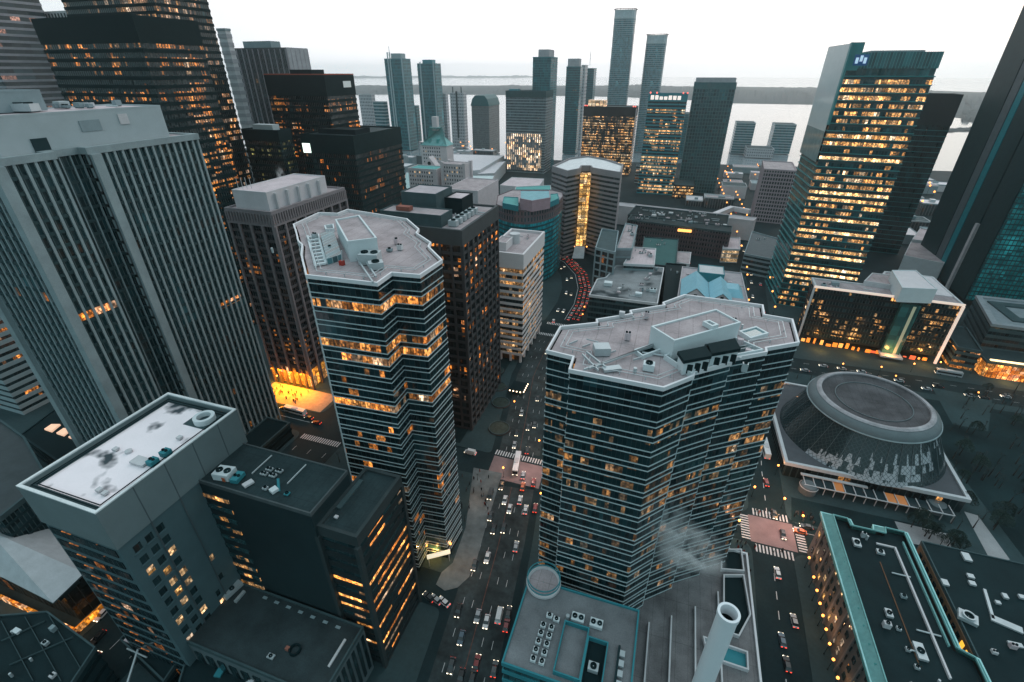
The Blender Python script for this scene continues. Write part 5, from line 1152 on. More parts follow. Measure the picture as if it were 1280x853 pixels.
r, p, z = far('ribbed teal apartment tower with a spiky crown, left one of the lakeside pair', 503, 74, 1105, 480, 513, gA, slabc)
x0, x1, y0, y1 = bbox(p)
for xx in (x0+8, x0+13, x1-3): MB().box(xx, xx+2.2, y0-1.2, y0+.5, 0, z+(12 if xx < x1-4 else 5)).build('white_rib', ribw, r)
MB().box(x0+12, x1-8, y0+8, y1-6, z, z+10).build('crown', slabl, r); MB().tube((x0+9, y0+8, z), (x0+9, y0+8, z+22), .6).build('mast', metal, r)
r, p, z = far('ribbed teal apartment tower with a flat crown, right one of the lakeside pair', 543, 80, 1205, 521, 551, gA, slabc)
x0, x1, y0, y1 = bbox(p)
for xx in (x0+7, x1-4): MB().box(xx, xx+2.4, y0-1.2, y0+.5, 0, z+4).build('white_rib', ribw, r)
MB().box(x0+10, x1-10, y0+8, y1-6, z, z+8).build('crown', tealp, r)
conp = gteal('pale_condo_glass', (.10, .12, .13), 130, lit=-.2, mcol=(.42, .40, .42), mull=.5, w_=4)
r, p, z = far('thin pale apartment tower with a dark central slot, standing alone against the lake', 579, 117, 1140, 562, 583, conp, solid('pale_far_concrete', (.42, .41, .43), .8), .5)
x0, x1, y0, y1 = bbox(p); MB().box((x0+x1)/2-2, (x0+x1)/2+2, y0-.4, y0+.5, 20, z+4).build('dark_slot', darkv, r); MB().tube((x0+6, y0+4, z), (x0+6, y0+4, z+12), 1.2).build('stack', concd, r); MB().tube((x1-6, y0+4, z), (x1-6, y0+4, z+12), 1.2).build('stack', concd, r)
far('slender pale apartment tower seen just right of the flat-crowned lakeside tower', 557, 118, 1250, 549, 560, conp, solid('pale_far_concrete', ()), .5)
far('small pale apartment block between the red-edged black tower and the spiky lakeside tower', 464, 119, 1180, 448, 468, conp, solid('pale_far_concrete', ()), .5)
far('low teal and white apartment block tucked against the left foot of the spiky lakeside tower', 480, 128, 1150, 466, 483, gA, slabl, .4)
far('short dark teal apartment block between the two lakeside towers', 520, 133, 1250, 511, 524, gA, slabc, .3)
# rounded grey tower
p, z = B(611, 127, 1025, 589, 628, 0, 14, 60); x0, x1, y0, y1 = bbox(p)
r = simple('office_tower', 'grey tower with a rounded teal barrel top, left of the wide glass block', p, z-6, 4, gteal('rounded_grey_glass', (.07, .095, .10), 135, lit=-.3, mcol=(.15, .16, .165), mull=.4), solid('rounded_grey', (.13, .145, .15), .8), .4)
prf = [(x0-1, z-8), (x0+3, z+4), (x0+9, z+10), (x1-9, z+10), (x1-3, z+4), (x1+1, z-8)]
mb = MB(); mb.v = [(a, y0-1.5, c) for a, c in prf]+[(a, y1+1, c) for a, c in prf]; n = 6
mb.face(tuple(range(n-1, -1, -1))); mb.face(tuple(n+i for i in range(n)))
for i in range(n): mb.face((i, (i+1) % n, n+(i+1) % n, n+i))
mb.build('barrel_roof', solid('dark_teal_roof', (.015, .10, .11), .5), r)
# wide glass block with lower sparkling part
r, p, z = far('wide pale-banded glass block whose lower windows sparkle with lights', 683, 115, 835, 632, 697, gteal('wide_block_glass', (.05, .075, .085), 140, lit=-.05, s=.7, mcol=(.1, .14, .15)), solid('wide_block_band', (.19, .235, .25), .6), .35, 4, 8, name='office_tower', pm=solid('dark_teal_cap', (.015, .06, .065)))
x0, x1, y0, y1 = bbox(p)
MB().box(x0+1, x1-6, y0-.8, y0+.4, 4, z*.50).build('sparkling_window_wall', gteal('sparkling_glass', (.12, .14, .15), 143, lit=.62, s=3.0, w_=3.4, h_=4, ca=(1, .55, .22), cb=(1, .8, .6), floorvar=.1, clust=1.0, mull=.55, mcol=(.18, .17, .18)), r)
MB().box(x0+4, x0+18, y0+6, y0+20, z, z+3).build('penthouse', tealp, r)
r, p, z = far('dark teal apartment tower with a small pale cap behind the wide glass block', 689, 72, 870, 666, 698, gA, slabc, fh=3.4, top=0); x0, x1, y0, y1 = bbox(p); MB().box(x0+8, x1-5, y0+4, y1-6, z, z+11).build('cap', solid('pale_slab', ()), r)
r, p, z = far('dark teal tower with a grey cap, first to the right of the wide glass block', 726, 84, 1050, 708, 729, gteal('dkteal', (.006, .07, .085), 147, lit=-.12), slabc, fh=4.2); x0, x1, y0, y1 = bbox(p); MB().box(x0+2, x1-4, y0+2, y1-3, z, z+14).build('cap', solid('pale_slab', ()), r)
r, p, z = far('slim white-edged apartment tower between the grey-capped tower and the small dark one', 732, 82, 1120, 727, 735, conp, solid('pale_far_concrete', ()), .5)
MB().tube((p[0][0]+3, p[0][1]+4, z), (p[0][0]+3, p[0][1]+4, z+26), .5).build('crane_mast', metal, r)
far('small dark teal tower just left of the lower part of the very tall slim tower', 743, 86, 1200, 733, 746, gteal('dkteal', ()), slabc, fh=4.2)
# two tall slim towers
def ice(lbl, ul, ur, vt, fy):
    x, y, z = pt((ul+ur)/2, vt, fy); x0_, _, _ = pt(ul, vt, fy); x1_, _, _ = pt(ur, vt, fy); rx = math.dist(pt(ul, vt, fy)[:2], pt(ur, vt, fy)[:2])/2; y += rx
    p = [(x+rx*math.copysign(abs(math.cos(t))**.6, math.cos(t)), y+rx*math.copysign(abs(math.sin(t))**.6, math.sin(t))) for t in [2*math.pi*(k+.5)/16 for k in range(16)]]
    r = simple('apartment_tower', lbl, p, z-14, 3.3, gI, slabl, .3, concl, slabl, pr=.5)
    MB().prism(inset(p, 1), z-14, z, cap=False).build('pale_crown', solid('ice_crown', (.40, .47, .50), .4), r)
    for k in range(16):
        q_ = inset(p, .9)[k]; MB().tube((q_[0], q_[1], z-14), (q_[0], q_[1], z+3), .35).build('crown_fin', metal, r)
    MB().annulus(inset(p, -1.2), inset(p, 2), z+1, z+2).build('crown_canopy', solid('pinkish_crown', (.5, .42, .42)), r)
ice('very tall slim pale-blue tower, the taller of the two slim lakeside towers', 767, 794.5, 12, 1080)
ice('tall slim pale-blue tower behind the amber-lit tower, the shorter of the two slim lakeside towers', 808, 834, 44, 1080)
GL1 = gteal('lit_dark_a', (.008, .022, .025), 150, lit=.6, s=1.5, w_=1.8, h_=4.1, mcol=(.02, .03, .03), ca=AMBER, cb=(1, .7, .35), floorvar=.3, clust=.7)
r, p, z = far('dark tower full of amber window rows with red lights at its roof corners', 795, 135, 815, 730, 798, GL1, black, .42, 4.1, 13, name='office_tower')
x0, x1, y0, y1 = bbox(p); MB().box(x0+4, x0+32, y0+10, y0+30, z, z+9).build('lit_penthouse', gteal('lit_pent', (.3, .2, .1), 152, lit=1.2, s=1.2, w_=6, h_=3, ca=(1, .6, .35), cb=(1, .65, .4)), r)
redg = glow('red_beacon', (1, .12, .08), 3)
for xx in (x0+2, x0+5, x1-4, x1-1): MB().box(xx-.6, xx+.6, y0, y0+1.2, z+1, z+2.4).build('beacon', redg, r)
MB().box(x1+.05, x1+.6, y0+1, y0+12, 40, z-2).build('white_end_wall', solid('pale_slab', ()), r)
r, p, z = far('dark amber-windowed tower with a white sign on top, right of the shorter slim tower', 811, 118, 690, 860, 812, gteal('lit_dark_b', (.008, .03, .034), 155, lit=.6, s=1.9, w_=1.8, h_=4.1, mcol=(.02, .05, .05), ca=AMBER, cb=(1, .7, .35), floorvar=1.2, clust=.8), tealp, .42, 4.1, 8, name='office_tower', dmin=28)
x0, x1, y0, y1 = bbox(p); rn = random.Random(2)
for k in range(7): MB().box(x0+3+k*5.5, x0+7+k*5.5, y0-.5, y0-.2, z-6, z-2.5+rn.random()*1.5).build('sign_letter', glow('white_sign_letters', (1, .85, .78), .9), r)
for xx in (x0+2, x0+10, x1-6, x1-1): MB().box(xx-.6, xx+.6, y0, y0+1.2, z+1, z+2.6).build('beacon', redg, r)
r, p, z = far('dark teal tower with rows of arched pale window bands and a pale flat cap', 868, 104, 700, 921, 870, gteal('arched_teal', (.008, .06, .07), 160, lit=-.12, h_=4.3, w_=3.5, mcol=(.03, .11, .12), mull=.25), solid('arched_band', (.04, .12, .13), .6), .22, 4.3, 7, name='office_tower', dmin=34)
x0, x1, y0, y1 = bbox(p); MB().box(x0+1.5, x1-1.5, y0+1.5, y1-1.5, z, z+6).build('pale_cap', solid('pale_slab', ()), r)
far('slim dark glass tower between the white-signed tower and the arched-band tower', 862, 142, 750, 870, 862, gteal('dkteal', ()), slabl, fh=4.2, dmin=20)
far('mid-height teal apartment tower peeping out left of the arched-band tower', 855, 143, 1000, 884, 856, gA, slabc, fh=4.2, dmin=20)
far('short teal apartment tower by the water, the left of a matching two', 921, 154, 1060, 945, 925, gA, slabl, .35, 5)
far('short teal apartment tower by the water, the right of a matching two', 969, 156, 1060, 996, 971, gA, slabl, .35, 5)
far('pale low apartment row between the two short teal waterside towers', 934, 186, 1010, 968, 936, conp, solid('pale_far_concrete', ()), .5, 5)
far('dark podium block at the foot of the arched-band tower', 842, 232, 660, 868, 842, gteal('lit_dark_a', ()), black, .4, 4.2, name='office_block')
far('narrow concrete-framed building with one orange storey between the two amber-windowed towers', 795, 208, 760, 806, 796, gteal('orange_storey', (.03, .04, .04), 164, lit=.1, s=1.4, ca=ORANGE, cb=ORANGE, floorvar=1.5), conc, .4, 4.2, name='office_block')
# low waterfront fill
rn = random.Random(77)
lowg = gteal('low_block_glass', (.03, .045, .05), 170, lit=.02, s=1.2, ca=ORANGE, cb=AMBER, w_=3, h_=4, mull=.3, mcol=(.1, .1, .1)); lowm = [concd, stone, conc, gravl, wr, concl, gravel]
spots = []
def lowfill(u0, u1, v0, v1, n, hmin, hmax, grp, lbl, wmin=18, wmax=50):
    for k in range(n):
        u, v = rn.uniform(u0, u1), rn.uniform(v0, v1); h_ = rn.uniform(hmin, hmax); x, y = at(u, v, h_); w_, d_ = rn.uniform(wmin, wmax), rn.uniform(14, 32)
        if y > 930 or any(abs(x-a) < (w_+c)/2+2 and abs(y-b_) < (d_+e_)/2+2 for a, b_, c, e_ in spots): continue
        spots.append((x, y, w_, d_))
        q = rect(x-w_/2, x+w_/2, y-d_/2, y+d_/2); r = house('low_building', lbl, q, group=grp)
        MB().prism(q, 0, h_-.4, cap=False).build('wall', rn.choice([lowg, lowg, stone, conc]), r); roof(r, q, h_, rn.choice(lowm), rn.choice([concl, conc]), .5, .6)
        if rn.random() < .7: unit(r, x+rn.uniform(-w_/4, w_/4), y+rn.uniform(-d_/4, d_/4), h_, rn.uniform(3, 8), rn.uniform(3, 6), rn.uniform(1.5, 3.5), rn.choice([metal, conc]), 0)
lowfill(440, 520, 178, 232, 16, 10, 26, 'low roofs left of the green-roofed hotel', 'one of the small low roofs left of the green-roofed hotel')
lowfill(560, 640, 176, 192, 26, 8, 18, 'low waterfront roofs behind the white sheds', 'one of the low waterfront roofs behind the white sheds')
lowfill(700, 735, 180, 200, 8, 8, 22, 'low roofs under the grey-capped tower', 'one of the low roofs at the foot of the grey-capped teal tower')
lowfill(915, 990, 200, 232, 34, 6, 16, 'low roofs by the short waterside towers', 'one of the low dark roofs in front of the short waterside towers')
lowfill(1118, 1175, 212, 290, 30, 6, 14, 'low roofs seen between the two dark right-hand towers', 'one of the low roofs seen through the gap between the two dark towers at right')
lowfill(860, 925, 236, 250, 8, 6, 14, 'low roofs at the foot of the arched-band tower', 'one of the low roofs at the foot of the arched-band tower')

# ------------------------------------------------------------------ vehicles
tyre = solid('tyre_rubber', (.02, .022, .024), .9); hlm = glow('headlight_lamp', (1, .85, .62), 4); tlm = glow('tail_lamp', (1, .07, .035), 2.6); cgl = solid('car_window_glass', (.015, .022, .026), .1, spec=.6)
CPAINT = {'white': (.62, .62, .63), 'silver': (.32, .34, .36), 'black': (.012, .016, .018), 'dark grey': (.05, .06, .065), 'dark red': (.22, .02, .02), 'orange': (.55, .12, .03), 'blue-grey': (.08, .13, .17)}
def proto_car(kind, colour):
    L_, W_, hb, hr_ = {'car': (4.5, 1.8, .85, 1.42), 'van': (5.4, 2.0, 1.0, 2.3), 'bus': (12.2, 2.55, 1.0, 3.1)}[kind]
    r = thing(kind if kind != 'car' else 'parked_car', '', kind)
    m = solid('paint_'+colour.replace(' ', '_').replace('-', '_'), CPAINT[colour], .3, var=.05, spec=.6); hl, hw = L_/2, W_/2
    def sect(ys, z0, z1, wi0, wi1): pass
    if kind == 'bus':
        MB().prism([(-hw, -hl), (hw, -hl), (hw, hl), (-hw, hl)], .35, hr_, top=[(-hw+.1, -hl+.05), (hw-.1, -hl+.05), (hw-.1, hl-.05), (-hw+.1, hl-.05)]).build('body', m, r)
        for s_ in (-1, 1): MB().box(s_*hw-.03, s_*hw+.03, -hl+.6, hl-.6, 1.3, 2.3).build('window', cgl, r)
        MB().box(-hw+.15, hw-.15, hl-.1, hl+.03, 1.1, 2.6).build('windscreen', cgl, r); MB().box(-.8, .8, -1.5, 1.5, hr_, hr_+.22).build('roof_unit', concl, r)
    else:
        MB().prism([(-hw, -hl), (-hw+.15, -hl-.0), (hw-.15, -hl), (hw, -hl+.15), (hw, hl-.3), (hw-.3, hl), (-hw+.3, hl), (-hw, hl-.3)], .28, hb, top=[(-hw+.06, -hl+.08), (-hw+.2, -hl+.04), (hw-.2, -hl+.04), (hw-.06, -hl+.2), (hw-.06, hl-.4), (hw-.35, hl-.1), (-hw+.35, hl-.1), (-hw+.06, hl-.4)]).build('body', m, r)
        f = .55 if kind == 'car' else 1.6
        MB().prism([(-hw+.08, -hl+.35), (hw-.08, -hl+.35), (hw-.08, f+.45), (-hw+.08, f+.45)], hb, hr_-.04, top=[(-hw+.28, -hl+.95 if kind == 'car' else -hl+.45), (hw-.28, -hl+.95 if kind == 'car' else -hl+.45), (hw-.28, f-.35), (-hw+.28, f-.35)], cap=False).build('window', cgl if kind == 'car' else m, r)
        MB().box(-hw+.26, hw-.26, -hl+.93 if kind == 'car' else -hl+.43, f-.33, hr_-.06, hr_).build('roof', m, r)
        if kind == 'van': MB().prism([(-hw+.12, f-.05), (hw-.12, f-.05), (hw-.12, f+.47), (-hw+.12, f+.47)], hb+.05, hr_-.5, top=[(-hw+.25, f-.25), (hw-.25, f-.25), (hw-.25, f-.0), (-hw+.25, f-.0)]).build('windscreen', cgl, r)
    for sx_ in (-1, 1):
        for sy2 in (-1, 1):
            MB().tube((sx_*(hw-.22), sy2*hl*.62, .34), (sx_*(hw+.01), sy2*hl*.62, .34), .34, n=10).build('wheel', tyre, r)
        MB().box(sx_*(hw-.4)-.24, sx_*(hw-.4)+.24, hl-.10, hl+.015, .5, .74).build('headlight', hlm, r)
        MB().box(sx_*(hw-.36)-.24, sx_*(hw-.36)+.24, -hl-.015, -hl+.10, .55, .76).build('tail_light', tlm, r)
    return r
PROTO = {}
def vehicle(kind, colour, x, y, head, label, z=0, group=None):
    k = (kind, colour)
    if k not in PROTO: PROTO[k] = proto_car(kind, colour); o = PROTO[k]; 
    else: o = copy_tree(PROTO[k])
    o.location = (x, y, z+.005); o.rotation_euler = (0, 0, R(head)); o['label'] = label; o['category'] = {'car': 'car', 'van': 'van', 'bus': 'bus'}[kind]
    o.name = {'car': 'car', 'van': 'van', 'bus': 'bus'}[kind]; o['group'] = group or 'traffic on the streets'
    return o
# away = 0 (tail lights to the camera), toward = 180
V_ = [('car', 'white', 609, 697, 188, 'white car coming down the left half of the avenue, level with the two-car gap'), ('car', 'dark grey', 593, 706, 188, 'dark car with amber-white lights nearest the left kerb, beside the zigzag tower'),
 ('car', 'black', 617, 661, 188, 'left of two black cars side by side on the avenue'), ('car', 'black', 629.5, 660, 188, 'right of two black cars side by side on the avenue'),
 ('car', 'dark grey', 613, 645, 188, 'dark car with bright lights stopped by the pavement of the worn plaza'), ('car', 'white', 631, 625, 188, 'white car ahead of another white car just south of the bus'), ('car', 'white', 637, 636, 188, 'white car following close behind another, under the bus'),
 ('car', 'dark grey', 627, 607, 188, 'small dark car at the left kerb beside the bus'), ('car', 'white', 650, 625, 8, 'white car with an orange glow behind, right of the median below the bus'), ('car', 'orange', 653.5, 608, 8, 'orange car right behind the white one near the bus'),
 ('car', 'silver', 654, 594, 8, 'pale car beside the rear of the bus'), ('car', 'white', 657, 637, 8, 'blurred white car in the lane by the right kerb below the bus'), ('car', 'dark red', 669, 635, 8, 'dark car with red lights at the foot of the right zigzag tower'),
 ('car', 'dark red', 667, 603, 8, 'dark red car stopped at the right kerb near the bus'), ('car', 'silver', 645, 683, 8, 'silver car alone in the right half of the avenue with red tail lights'),
 ('car', 'silver', 597, 770, 188, 'silver car next to the median, leftmost of three abreast in the foreground'), ('car', 'white', 608, 777, 188, 'white car in the middle of three abreast in the foreground'), ('van', 'white', 624, 769, 8, 'white van, rightmost of three abreast in the foreground'),
 ('car', 'black', 573, 763, 188, 'black car waiting at the mouth of the side street'), ('car', 'blue-grey', 576.5, 797, 188, 'blue-grey car in the left lane near the bottom of the avenue'), ('car', 'dark grey', 564, 832, 188, 'dark car hugging the left kerb at the bottom of the photo'),
 ('car', 'black', 576, 846, 188, 'black car cut by the bottom edge, left of the median'), ('car', 'black', 591, 845, 8, 'black car with red tail lights cut by the bottom edge'), ('car', 'dark red', 633, 781, 8, 'dark red car parked beside the roof with teal edges'),
 ('car', 'black', 635.5, 766, 8, 'black car parked ahead of the dark red one beside the roof with teal edges'), ('car', 'dark grey', 618, 836, 8, 'dark car with a yellow light at the lower edge, right lane'), ('car', 'dark red', 596, 828, 8, 'dark car with a red streak by the median near the bottom'),
 ('van', 'dark grey', 613, 618, 188, 'dark van parked on the worn plaza edge'),
 ('car', 'black', 646, 541, 188, 'dark car waiting north of the crossing at the far left lane'), ('car', 'silver', 643, 556, 188, 'pale car just beyond the bus'), ('car', 'black', 659, 563, 8, 'black car right of the front of the bus'), ('car', 'dark grey', 660, 534, 188, 'dark car with two lights beyond the crossing, left of another'),
 ('car', 'dark grey', 668, 531, 188, 'dark car with two lights beyond the crossing, right of another'), ('car', 'black', 672, 498, 188, 'dark car with bright lights beside the planted court'), ('car', 'silver', 652, 516, 188, 'pale car near the median beside the planted court'),
 ('car', 'white', 692, 401, 8, 'white car on the far crossing of the avenue'), ('car', 'silver', 683, 440, 188, 'pale car below the far crossing of the avenue')]
hd_ = lambda h: h
for kd, c, u, v, h_, lb in V_:
    x, y = at(u, v, .7); vehicle(kd, c, x, y, h_ if y < 140 else h_+2, lb)
vehicle('bus', 'white', *at(646, 579, 1.6), 190, 'long white-roofed bus crossing the intersection on the avenue')
vehicle('bus', 'white', *at(369, 513, 1.6), 88, 'white-roofed bus passing the glowing orange arcade')
vehicle('bus', 'white', *at(957, 560, 1.6), 2, 'white bus with red lights between the zigzag tower and the round hall')
vehicle('bus', 'silver', *at(1186, 466, 1.6), 86, 'silver bus beside the lit corner of the black studio block')
vehicle('van', 'white', *at(588, 565, 1), 90, 'white van entering from the left at the crossing with the bus')
for u, v, h_, c, lb in ((545, 749, 70, 'silver', 'silver car in the side street, nearest the avenue but one'), (555, 752, 70, 'white', 'white car about to leave the side street'), (536, 746, 70, 'dark grey', 'dark car third in line in the side street'),
    (972, 716, 3, 'white', 'lone white car on the street beside the copper-edged block'), (993, 776, 3, 'silver', 'pale car parked along the copper-edged block'), (979, 668, 180, 'black', 'black car waiting just below the pinkish crossing'),
    (968, 643, 180, 'black', 'black car inside the pinkish crossing'), (958, 603, 3, 'dark red', 'dark car with red lights above the pinkish crossing'), (1000, 664, 90, 'orange', 'orange-lit car turning at the right side of the pinkish crossing'), (1008, 658, 90, 'dark grey', 'dark car queuing right of the pinkish crossing'),
    (978, 800, 3, 'blue-grey', 'blue-grey car in the shade of the street near the bottom'), (984, 830, 3, 'black', 'black car on the street near the bottom edge'), (396, 528, 90, 'dark red', 'car with red lights near the zebra crossing by the stone tower'), (386, 522, 90, 'dark grey', 'dark car behind the bus by the stone tower'),
    (355, 510, 90, 'dark grey', 'dark car left of the bus by the stone tower'), (116, 824, 8, 'dark red', 'car with red lights in the dark street at lower left'), (95, 790, 8, 'dark red', 'car with red lights near the orange-lit base at lower left'), (68, 822, 188, 'silver', 'car with white lights in the dark lower left corner'),
    (122, 797, 188, 'black', 'car with white lights beside the orange-lit base at lower left'), (127, 768, 188, 'white', 'white car touching the orange-lit base at lower left')):
    vehicle('car', c, *at(u, v, .7), h_, lb)
# the queue round the bend
rn = random.Random(21); bend = [p_ for p_ in UC if p_[1] >= 286]
def along(path, d, side):
    P_ = off(path, side)
    for a, c in zip(P_, P_[1:]):
        L = math.dist(a, c)
        if d <= L: return a[0]+(c[0]-a[0])*d/L, a[1]+(c[1]-a[1])*d/L, math.degrees(math.atan2(c[1]-a[1], c[0]-a[0]))-90
        d -= L
    return None
for lane in (2.6, 5.8, 9.0):
    d = rn.uniform(1, 4)
    while True:
        q_ = along(bend, d, lane)
        if not q_: break
        vehicle('car', rn.choice(['black', 'dark grey', 'dark red', 'silver', 'black']), q_[0], q_[1], q_[2], 'car with red tail lights packed in the queue round the bend of the avenue', group='queue of cars round the bend'); d += rn.uniform(6.2, 8.5)
for lane in (-4, -8):
    d = 12
    while True:
        q_ = along(bend, d, lane)
        if not q_: break
        vehicle('car', rn.choice(['black', 'silver', 'white']), q_[0], q_[1], q_[2]+180, 'car with white lights coming the other way round the bend of the avenue', group='oncoming cars on the bend'); d += rn.uniform(18, 40)
for k in range(22):
    x = -150+k*8.2+rn.uniform(-2, 2); vehicle('car', rn.choice(['black', 'dark grey', 'silver']), x, rn.choice([435, 440, 445]), rn.choice([90, -90]), 'car on the cross street at the foot of the faceted tower', group='cars on the cross street by the faceted tower')
for k in range(12):
    x = 78+k*9.5+rn.uniform(-2, 2); vehicle('car', rn.choice(['black', 'dark grey', 'silver']), x, rn.choice([272, 276.5, 280.5]), 90, 'car in the orange-lit street in front of the black studio block', group='cars in front of the black studio block')
for k in range(16):
    y = 300+k*26+rn.uniform(-5, 5); xc = atY(SC, y)
    for s_ in (-3.2, 3.4):
        if rn.random() < .75: vehicle('car', rn.choice(['black', 'dark grey', 'silver']), xc+s_, y+rn.uniform(-4, 4), 180 if s_ < 0 else 0, 'car on the lamp-lit street leading towards the lake', group='cars on the street towards the lake')

# ------------------------------------------------------------------ street lamps
lampm = glow('lamp_orange', (1, .34, .07), 3.6); lampf = glow('lamp_far', (1, .42, .14), 9)
def proto_lamp(m, name='street_lamp', r_=.42):
    o = thing(name, '', 'street lamp'); MB().tube((0, 0, 0), (0, 0, 4.9), .09, .06).build('post', black, o); MB().lathe([(.22, 0), (.12, .5)], 0, 0, 8).build('base', black, o)
    MB().lathe([(.05, 4.85), (r_*.75, 5.0), (r_, 5.3), (r_*.75, 5.6), (.05, 5.75)], 0, 0, 10).build('globe', m, o); return o
LP = None
def lamp(x, y, label, group, m=None, s=1, energy=0, col=(1, .5, .2)):
    global LP
    if LP is None: LP = proto_lamp(lampm); LP['used'] = 0; o = LP
    else: o = copy_tree(LP)
    o.location = (x, y, .13); o.scale = (s, s, s); o['label'] = label; o['group'] = group; o['category'] = 'street lamp'; o.name = 'street_lamp'
    if energy:
        l = bpy.data.objects.new('lamp_light', bpy.data.lights.new('lamp_light', 'POINT')); COL.objects.link(l); l.location = (x, y, 6.2); l.data.energy = energy; l.data.color = col; l.data.shadow_soft_size = .5
    return o
gl = [(1010, 697), (1015, 721), (1020, 738), (1023.5, 754), (1026, 769), (1029.6, 786), (1033.6, 804), (1036.4, 823), (1038.8, 845)]
for k, (u, v) in enumerate(gl):
    x, y = at(u, v, 5.4); lamp(63.0, y, 'orange globe lamp in the row along the copper-edged stone block', 'lamps along the copper-edged block', energy=150 if k % 2 == 0 else 0)
for u, v, lb, e_ in ((943.5, 609, 'orange lamp at the upper left of the pinkish crossing', 900), (981, 623.5, 'bright orange lamp at the upper right of the pinkish crossing', 1500), (924, 651, 'pale lamp at the left end of the pinkish crossing', 1800), (1022, 669, 'pale lamp at the right of the pinkish crossing near the copper roof corner', 1200),
    (1004, 645, 'orange lamp beside the curved entrance hood', 900), (930, 622, 'small orange lamp against the wall of the zigzag tower', 300), (973, 582, 'orange lamp at the corner of the round hall base', 400), (1054, 455, 'orange lamp on the street behind the round hall, left', 700), (1102, 459, 'orange lamp on the street behind the round hall, middle', 500),
    (1143, 455, 'orange lamp in front of the black studio block', 900), (1176, 453, 'big orange lamp at the lit corner of the black studio block', 900), (1223, 491, 'orange lamp standing in the garden right of the round hall', 300), (1120, 470, 'small lamp at the back of the round hall', 0), (563, 684-4, 'lamp under the white canopy of the left zigzag tower', 300), (676, 617, 'pair of lamps at the kerb below the right zigzag tower', 300), (679, 650, 'amber lamp on the pavement below the right zigzag tower', 300),
    (533, 682, 'lamp at the mouth of the side street', 200), (346, 470, 'lamp by the left end of the glowing arcade', 0), (643, 502, 'lamp among the planters', 200), (674, 551, 'lamp near the bus crossing', 600), (629, 585, 'lamp at the left of the bus crossing', 500)):
    x, y = at(u, v, 5.4); lamp(x, y, lb, 'single street lamps', energy=e_)
rn = random.Random(9)
for s_ in (-8, 8.6):
    y = 300
    while y < 880:
        lamp(atY(SC, y)+s_, y, 'orange lamp lining the street towards the lake', 'lamps along the street towards the lake', s=1.0+y/700); y += 24+rn.uniform(-6, 9)
for k in range(14): x, y = at(rn.uniform(575, 632), rn.uniform(182, 192), 5); lamp(x, y, 'orange light on the far road behind the white sheds', 'lights on the far road', s=2.4)
for k in range(16): x, y = at(rn.uniform(905, 1000), rn.uniform(205, 222), 5); lamp(x, y, 'small orange light beside the short waterside towers', 'lights by the waterside towers', s=1.7)
for k in range(12): x, y = at(rn.uniform(1125, 1165), rn.uniform(228, 262), 5); lamp(x, y, 'small light seen between the two dark towers at right', 'lights between the right-hand towers', s=2.6)
for k in range(10): x, y = at(rn.uniform(640, 770), rn.uniform(304, 316), 5); lamp(x, y, 'orange light at the foot of the faceted tower', 'lights at the foot of the faceted tower', s=1.6)
for k in range(8): lamp(-46+rn.uniform(-1, 1), 292+k*12, 'light on the pavement right of the queue', 'lights beside the queue', s=1.2)
# arcade light pool
for k in range(4):
    l = bpy.data.objects.new('arcade_light', bpy.data.lights.new('arcade_light', 'AREA')); COL.objects.link(l); l.location = (-189+k*6.2, 165.5, 10.5); l.rotation_euler = (R(-12), 0, 0); l.data.energy = 9000; l.data.color = (1, .29, .012); l.data.size = 5
for x, y, e_ in ((-160, 160, 1500), (-152.5, 36, 900), (-180, 36, 900)):
    l = bpy.data.objects.new('orange_light', bpy.data.lights.new('orange_light', 'POINT')); COL.objects.link(l); l.location = (x, y, 6); l.data.energy = e_; l.data.color = (1, .30, .03); l.data.shadow_soft_size = 1
for x in (100, 118, 136, 154, 190, 205):
    l = bpy.data.objects.new('shop_light', bpy.data.lights.new('shop_light', 'POINT')); COL.objects.link(l); l.location = (x, 300 if x < 160 else 292, 5); l.data.energy = 2600; l.data.color = (1, .42, .10); l.data.shadow_soft_size = 1
for x, y in ((54, 145), (62, 150)):
    l = bpy.data.objects.new('crossing_light', bpy.data.lights.new('crossing_light', 'POINT')); COL.objects.link(l); l.location = (x, y, 9); l.data.energy = 2000; l.data.color = (1, .55, .45); l.data.shadow_soft_size = 1
l = bpy.data.objects.new('crossing_light', bpy.data.lights.new('crossing_light', 'POINT')); COL.objects.link(l); l.location = (-40, 146, 9); l.data.energy = 2200; l.data.color = (1, .6, .5)

for k, (x, y) in enumerate(((-56, 125), (-27, 120), (-62, 170), (-36, 158), (-75, 235), (-50, 215), (-48, 96), (-90, 146), (-110, 144), (-136, 118), (-138, 60), (60, 170), (44, 118), (61, 110), (62, 200), (70, 240), (-72, 290), (-46, 305), (-80, 430), (-110, 440), (-60, 440))):
    l = bpy.data.objects.new('street_glow', bpy.data.lights.new('street_glow', 'POINT')); COL.objects.link(l); l.location = (x, y, 7); l.data.energy = 700; l.data.color = (1, .48, .24); l.data.shadow_soft_size = .6  # added point lights for orange street spill, no lamp posts belong to them
